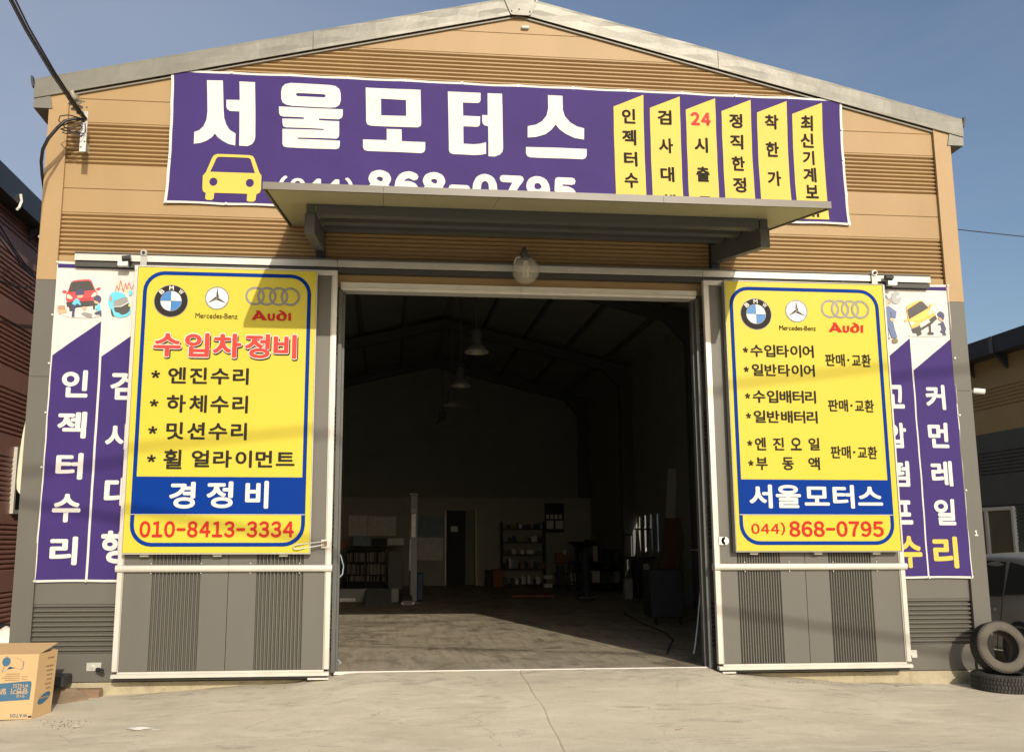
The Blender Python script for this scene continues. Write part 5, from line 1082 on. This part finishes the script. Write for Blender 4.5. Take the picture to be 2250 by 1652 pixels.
# ================================================================== CARDBOARD BOX AND LITTER AT LEFT
def og(p):
    z = -.2
    for _ in range(8): q = bp(p, z=z); z = ground_z(q.x, q.y)+.002
    return q
bA = og(K(0, 2350, 4.72)(550, 1465)); bB = og(K(0, 2350, 4.72)(885, 1345)); gz = bA.z; dirS = (bB-bA); dirS.z = 0; dirF = Vector((-dirS.y, dirS.x, 0)).normalized()
if dirF.x > 0: dirF = -dirF
dirF = Vector((-1, -.03, 0)).normalized(); LF = .62; H = bp(K(0, 2350, 4.72)(620, 330), y=bA.y).z-gz
BX = thing('cardboard_box', 'open cardboard box with blue upside-down print at the left edge', 'box', (bA.x-.3, bA.y+.2, gz))
tl = Vector((.035, .0, 0)); th_ = .006
def quadslab(name, a, b_, c_, d, m, n_, th=.006):
    n_ = n_.normalized()*th; return MB().hexa([a, b_, b_+n_, a+n_, d, c_, c_+n_, d+n_]).build(name, m, BX)
up = Vector((.03, .0, H)); Aq = bA.copy(); Bq2 = bB.copy(); Cq = bA+dirF*LF; Dq = bB+dirF*LF
nF = Vector((-dirF.y, dirF.x, 0)); nF = nF if nF.y > 0 else -nF; nS = Vector((-1, 0, 0))
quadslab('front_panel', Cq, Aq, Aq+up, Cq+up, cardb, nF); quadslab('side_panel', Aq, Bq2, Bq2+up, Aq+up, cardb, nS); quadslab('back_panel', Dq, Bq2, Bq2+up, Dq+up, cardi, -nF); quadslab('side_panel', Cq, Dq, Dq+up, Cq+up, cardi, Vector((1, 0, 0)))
f1 = Aq+up; f2 = Cq+up; quadslab('top_flap', f2, f1, f1+Vector((.06, .30, .075)), f2+Vector((0, .30, .075)), cardb, Vector((0, .2, -1)), .005)
f3 = Bq2+up
def boxface(O, U, V, N):
    """returns a placer: (u,v) metres on the face -> world"""
    U = U.normalized(); V = V.normalized(); return lambda u, v, d=.002: O+U*u+V*v+N*d
def face_poly(name, pl, polys, m, d=.002):
    pts = []; fs = []
    for loops in polys:
        V_ = [[Vector((q[0], q[1], 0)) for q in l] for l in loops]; n = len(pts); fs += [tuple(i+n for i in t_) for t_ in tessellate_polygon(V_)]; pts += [q for l in loops for q in l]
    me = bpy.data.meshes.new(name); me.from_pydata([tuple(pl(q[0], q[1], d)) for q in pts], [], fs); return link(name, me, m, BX)
def face_word(pl, s, u0, u1, v0, v1, m, d=.003, flip=True, bold=.02, gap=.12):
    P, Fs = word(s, 0, 1, 0, 1, bold, gap)
    pts = [(u1-(u1-u0)*p[0], v1-(v1-v0)*p[1]) if flip else (u0+(u1-u0)*p[0], v0+(v1-v0)*p[1]) for p in P]
    me = bpy.data.meshes.new('lettering'); me.from_pydata([tuple(pl(q[0], q[1], d)) for q in pts], [], Fs); return link('lettering', me, m, BX)
# front face: u runs left from the right edge; scale px (b0 crop) -> m
sF = H/1135.; plF = boxface(Aq, dirF, up, -nF)
fu = lambda x: (550-x)*sF; fv = lambda y: (1465-y)*sF
face_poly('blue_label', plF, [[[(fu(475), fv(1125)), (fu(480), fv(850)), (fu(470), fv(815)), (fu(430), fv(800)), (fu(-240), fv(850)), (fu(-240), fv(1160))]]], boxblue)
def fw2(s, x0, x1, y0, y1, m, d=.003, bold=.02, gap=.12):
    # upside-down text: first letter at right
    P, Fs = word(s, 0, 1, 0, 1, bold, gap); pts = [(fu(x1)+(fu(x0)-fu(x1))*p[0], fv(y0)-(fv(y0)-fv(y1))*p[1], p[2]) for p in P]
    me = bpy.data.meshes.new('lettering'); me.from_pydata([tuple(plF(q[0], q[1], d+.0002*(q[2] if len(q) > 2 else 0))) for q in pts], [], Fs); return link('lettering', me, m, BX)
fw2('WTG152', 165, 430, 850, 915, cardb); fw2('양변기 일반', -130, 430, 925, 1030, cardb, gap=.08); fw2('무소음', 245, 385, 1035, 1085, cardb); fw2('WATOS', 175, 470, 1365, 1430, boxblue, bold=.03)
for i, (x0, x1) in enumerate(((25, 262), (0, 258), (-40, 258), (10, 258))): fw2('서울특별시구로구', x0, x1, 660+i*37, 680+i*37, boxbrown, bold=.01) if 0 else None
ln = []
for i, (x0, x1) in enumerate(((25, 262), (0, 258), (-40, 258), (10, 258), (285, 398), (300, 398))):
    y = 665+i*36 if i < 4 else 715+(i-4)*42; x = x0
    while x < x1-8:
        w_ = random.uniform(10, 24); ln.append([[(fu(x), fv(y)), (fu(min(x+w_, x1)), fv(y)), (fu(min(x+w_, x1)), fv(y+15)), (fu(x), fv(y+15))]]); x += w_+random.uniform(4, 9)
face_poly('small_print', plF, ln, boxbrown)
ol = [(-40, 560), (0, 350), (70, 385), (165, 385), (305, 460), (300, 580), (270, 600), (160, 570), (60, 545), (20, 600), (-60, 640)]
ol2 = [(x*.93+8, y*.955+20) for x, y in ol]
face_poly('toilet_outline', plF, [[[(fu(x), fv(y)) for x, y in ol], [(fu(x), fv(y)) for x, y in ol2]]], boxblue)
face_poly('round_mark', plF, [[[(fu(0+72*cos(i*pi/12)), fv(455+80*sin(i*pi/12))) for i in range(24)]]], boxblue, .0035)
WS = dirS.length; plS = boxface(Aq, dirS, up, Vector((.99, 0, 0)))
face_poly('oval_mark', plS, [[[(WS*.52+WS*.32*cos(i*pi/12), H*.285+H*.075*sin(i*pi/12)+WS*.10*cos(i*pi/12)) for i in range(24)]]], boxblue)
P, Fs = word('바로건축', 0, 1, 0, 1, .03); me = bpy.data.meshes.new('lettering'); me.from_pydata([tuple(plS(WS*.74-WS*.42*p[0], H*.315-H*.035*p[1]+WS*.0, .003+.0002*p[2])) for p in P], [], Fs); link('lettering', me, cardb, BX)
ln = []
for i, f_ in enumerate((.42, .49, .56, .63, .70, .77, .90)):
    u1 = WS*(.82-.0*i); u0 = WS*random.uniform(.40, .58)
    u = u0
    while u < u1: w_ = random.uniform(.012, .03); ln.append([[(u, H*f_), (min(u+w_, u1), H*f_), (min(u+w_, u1), H*f_+.014), (u, H*f_+.014)]]); u += w_+.006
face_poly('small_print', plS, ln, boxbrown)
face_poly('hand_hole', plF, [[[(fu(480), fv(1440)), (fu(490), fv(1405)), (fu(545), fv(1405)), (fu(545), fv(1440))]]], int_dark)
def at(k, x, y, **kw): return bp(k(x, y), **kw)
b0 = K(0, 2350, 4.72)
o = MB().hexa([Vector((-4.95, -.10, -.225)), Vector((-4.52, -.14, -.215)), Vector((-4.50, -.06, -.21)), Vector((-4.95, -.02, -.22)), Vector((-4.95, -.10, -.13)), Vector((-4.52, -.14, -.125)), Vector((-4.50, -.06, -.12)), Vector((-4.95, -.02, -.125))]).build('timber_offcut', wood, bevel=.004); tag(o, 'short stained timber offcut on the ground by the left wall', 'timber')
o = MB().add([(-4.97, -.50, -.245), (-4.70, -.36, -.21), (-4.60, -.22, -.18), (-4.75, -.13, -.12), (-4.98, -.16, -.10), (-5.0, -.35, -.20), (-4.97, -.50, -.25), (-4.70, -.36, -.245), (-4.60, -.22, -.235), (-4.98, -.16, -.23)], [(0, 1, 5), (1, 2, 3), (1, 3, 5), (3, 4, 5), (6, 7, 1, 0), (7, 8, 2, 1), (8, 9, 4, 3), (8, 3, 2)]).build('crushed_carton', mat('dirty_cardboard', (.25, .18, .11), .85, var=.2, scale=8)); tag(o, 'crushed brown carton sheet tucked behind the cardboard box', 'cardboard')
o = MB().box(-5.3, -4.83, -.30, -.04, -.08, .03).build('black_case', plast_b, bevel=.01); tag(o, 'black plastic case behind the cardboard box by the wall', 'case')
# litter
def scrap(x, y, s, m, label, nm='paper_scrap'):
    n = 9; vs = [(x, y, ground_z(x, y)+.03*s)]; g0 = ground_z(x, y)+.003
    vs += [(x+s*.16*random.uniform(.5, 1.1)*cos(2*pi*i/n), y+s*.09*random.uniform(.5, 1.1)*sin(2*pi*i/n), g0+random.uniform(0, .02)*s) for i in range(n)]
    o = MB().add(vs, [(0, 1+i, 1+(i+1) % n) for i in range(n)]+[tuple(range(n, 0, -1))]).build(nm, m); tag(o, label, 'litter', 'scraps lying on the yard'); return o
def on_ground(p):
    z = -.2
    for _ in range(6): q = bp(p, z=z); z = ground_z(q.x, q.y)
    return q
for p, s, m, lb in ((c6(893, 1497), 1.0, plast_w, 'crumpled white scrap on the concrete left of centre'), (c6(995, 1502), .35, plast_w, 'tiny white fleck right of the crumpled white scrap'), (c6(500, 1483), .45, plast_w, 'thin white sliver on the concrete near the cardboard box'), (c8(1437, 1220), .3, wood, 'small brown pebble on concrete below the right door')):
    q = on_ground(p); scrap(q.x, q.y, s*.85, m, lb)
mb = MB(); rg = random.Random(3)
for i in range(170):
    if i < 90: q = on_ground(c6(rg.gauss(410, 80), rg.gauss(1462, 20)))
    elif i < 140: q = on_ground(c6(rg.uniform(1180, 1950), rg.uniform(1222, 1238)))
    else: q = on_ground(c8(rg.uniform(560, 1850), rg.uniform(1190, 1205)))
    s = rg.uniform(.002, .009)*(.7 if i < 90 else 1); x, y, z = q.x, q.y, ground_z(q.x, q.y)+s*.4
    mb.add([(x-s, y-s, z), (x+s, y-s*.6, z), (x+s*.5, y+s, z), (x, y, z+s), (x, y, z-s)], [(0, 1, 3), (1, 2, 3), (2, 0, 3), (1, 0, 4), (2, 1, 4), (0, 2, 4)])
o = mb.build('grit', mat('grit', (.14, .11, .075), .9)); tag(o, 'scattered dark grit and crumbs on the concrete', 'grit', kind='stuff')
q = on_ground(c8(58, 1503)); o = MB().tube([(q.x-.06, q.y, q.z+.006), (q.x, q.y+.02, q.z+.008), (q.x+.05, q.y+.07, q.z+.006)], .004, 5).build('twig', wood); tag(o, 'thin dark twig on the concrete below the doorway', 'twig')
# left gap clutter
def blob(name, c_, r, m, label, cat, sq=(1, 1, 1), seed=1, amp=.25):
    rg = random.Random(seed); mb = MB().sphere((0, 0, 0), 1, 18, 12); ph = [rg.uniform(0, 6) for _ in range(6)]
    mb.v = [((v[0]*(1+amp*sin(3*v[2]+ph[0])*sin(4*v[1]+ph[1]))*r*sq[0]+c_[0]), (v[1]*(1+amp*sin(5*v[0]+ph[2])*sin(3*v[2]+ph[3]))*r*sq[1]+c_[1]), (v[2]*(1+amp*sin(4*v[0]+ph[4])*sin(5*v[1]+ph[5]))*r*sq[2]+c_[2])) for v in mb.v]
    o = mb.build(name, m, smooth=True); tag(o, label, cat); return o
q = bp((14, 1375), x=-6.1); blob('white_sack', (-6.15, q.y, .02), .34, plast_w, 'torn white sack slumped in the gap left of the workshop', 'sack', (1, .9, .95), 4)
blob('black_bag', (-6.3, q.y+.55, .12), .3, plast_b, 'black rubbish bag behind the torn white sack', 'bag', (1, 1, .8), 9)
t = thing('black_barrel', 'black round barrel by the maroon wall at the left edge', 'barrel', (-6.9, 4.6, -.25)); MB().lathe([(0, 0), (.36, 0), (.40, .12), (.42, .4), (.40, .70), (.34, .82), (0, .84)], (-6.85, 4.6, -.27), n=24).build('barrel_body', plast_b, t, smooth=True)
pts = W2(l5, [(132, 1170), (130, 1330), (110, 1570), (90, 1560), (75, 1530), (88, 1400), (105, 1280)], 1.0); o = MB().prism(smooth_loop(pts, 1), .02, 'xz', 1.0).build('hanging_sheet', mat('faded_sheet', (.62, .60, .45), .7, var=.1), smooth=False); tag(o, 'faded cream plastic sheet hanging off the left side wall', 'sheet')

# join the ground under everything: objects that are single meshes keep their own base
for o in list(bpy.data.objects):
    if o.type == 'MESH' and o.parent is None and 'label' not in o and 'kind' not in o: print('UNTAGGED', o.name)
print('OBJECTS', len(bpy.data.objects), 'TRIS', sum(len(o.data.loop_triangles) if o.data.loop_triangles else sum(len(p.vertices)-2 for p in o.data.polygons) for o in bpy.data.objects if o.type == 'MESH'))
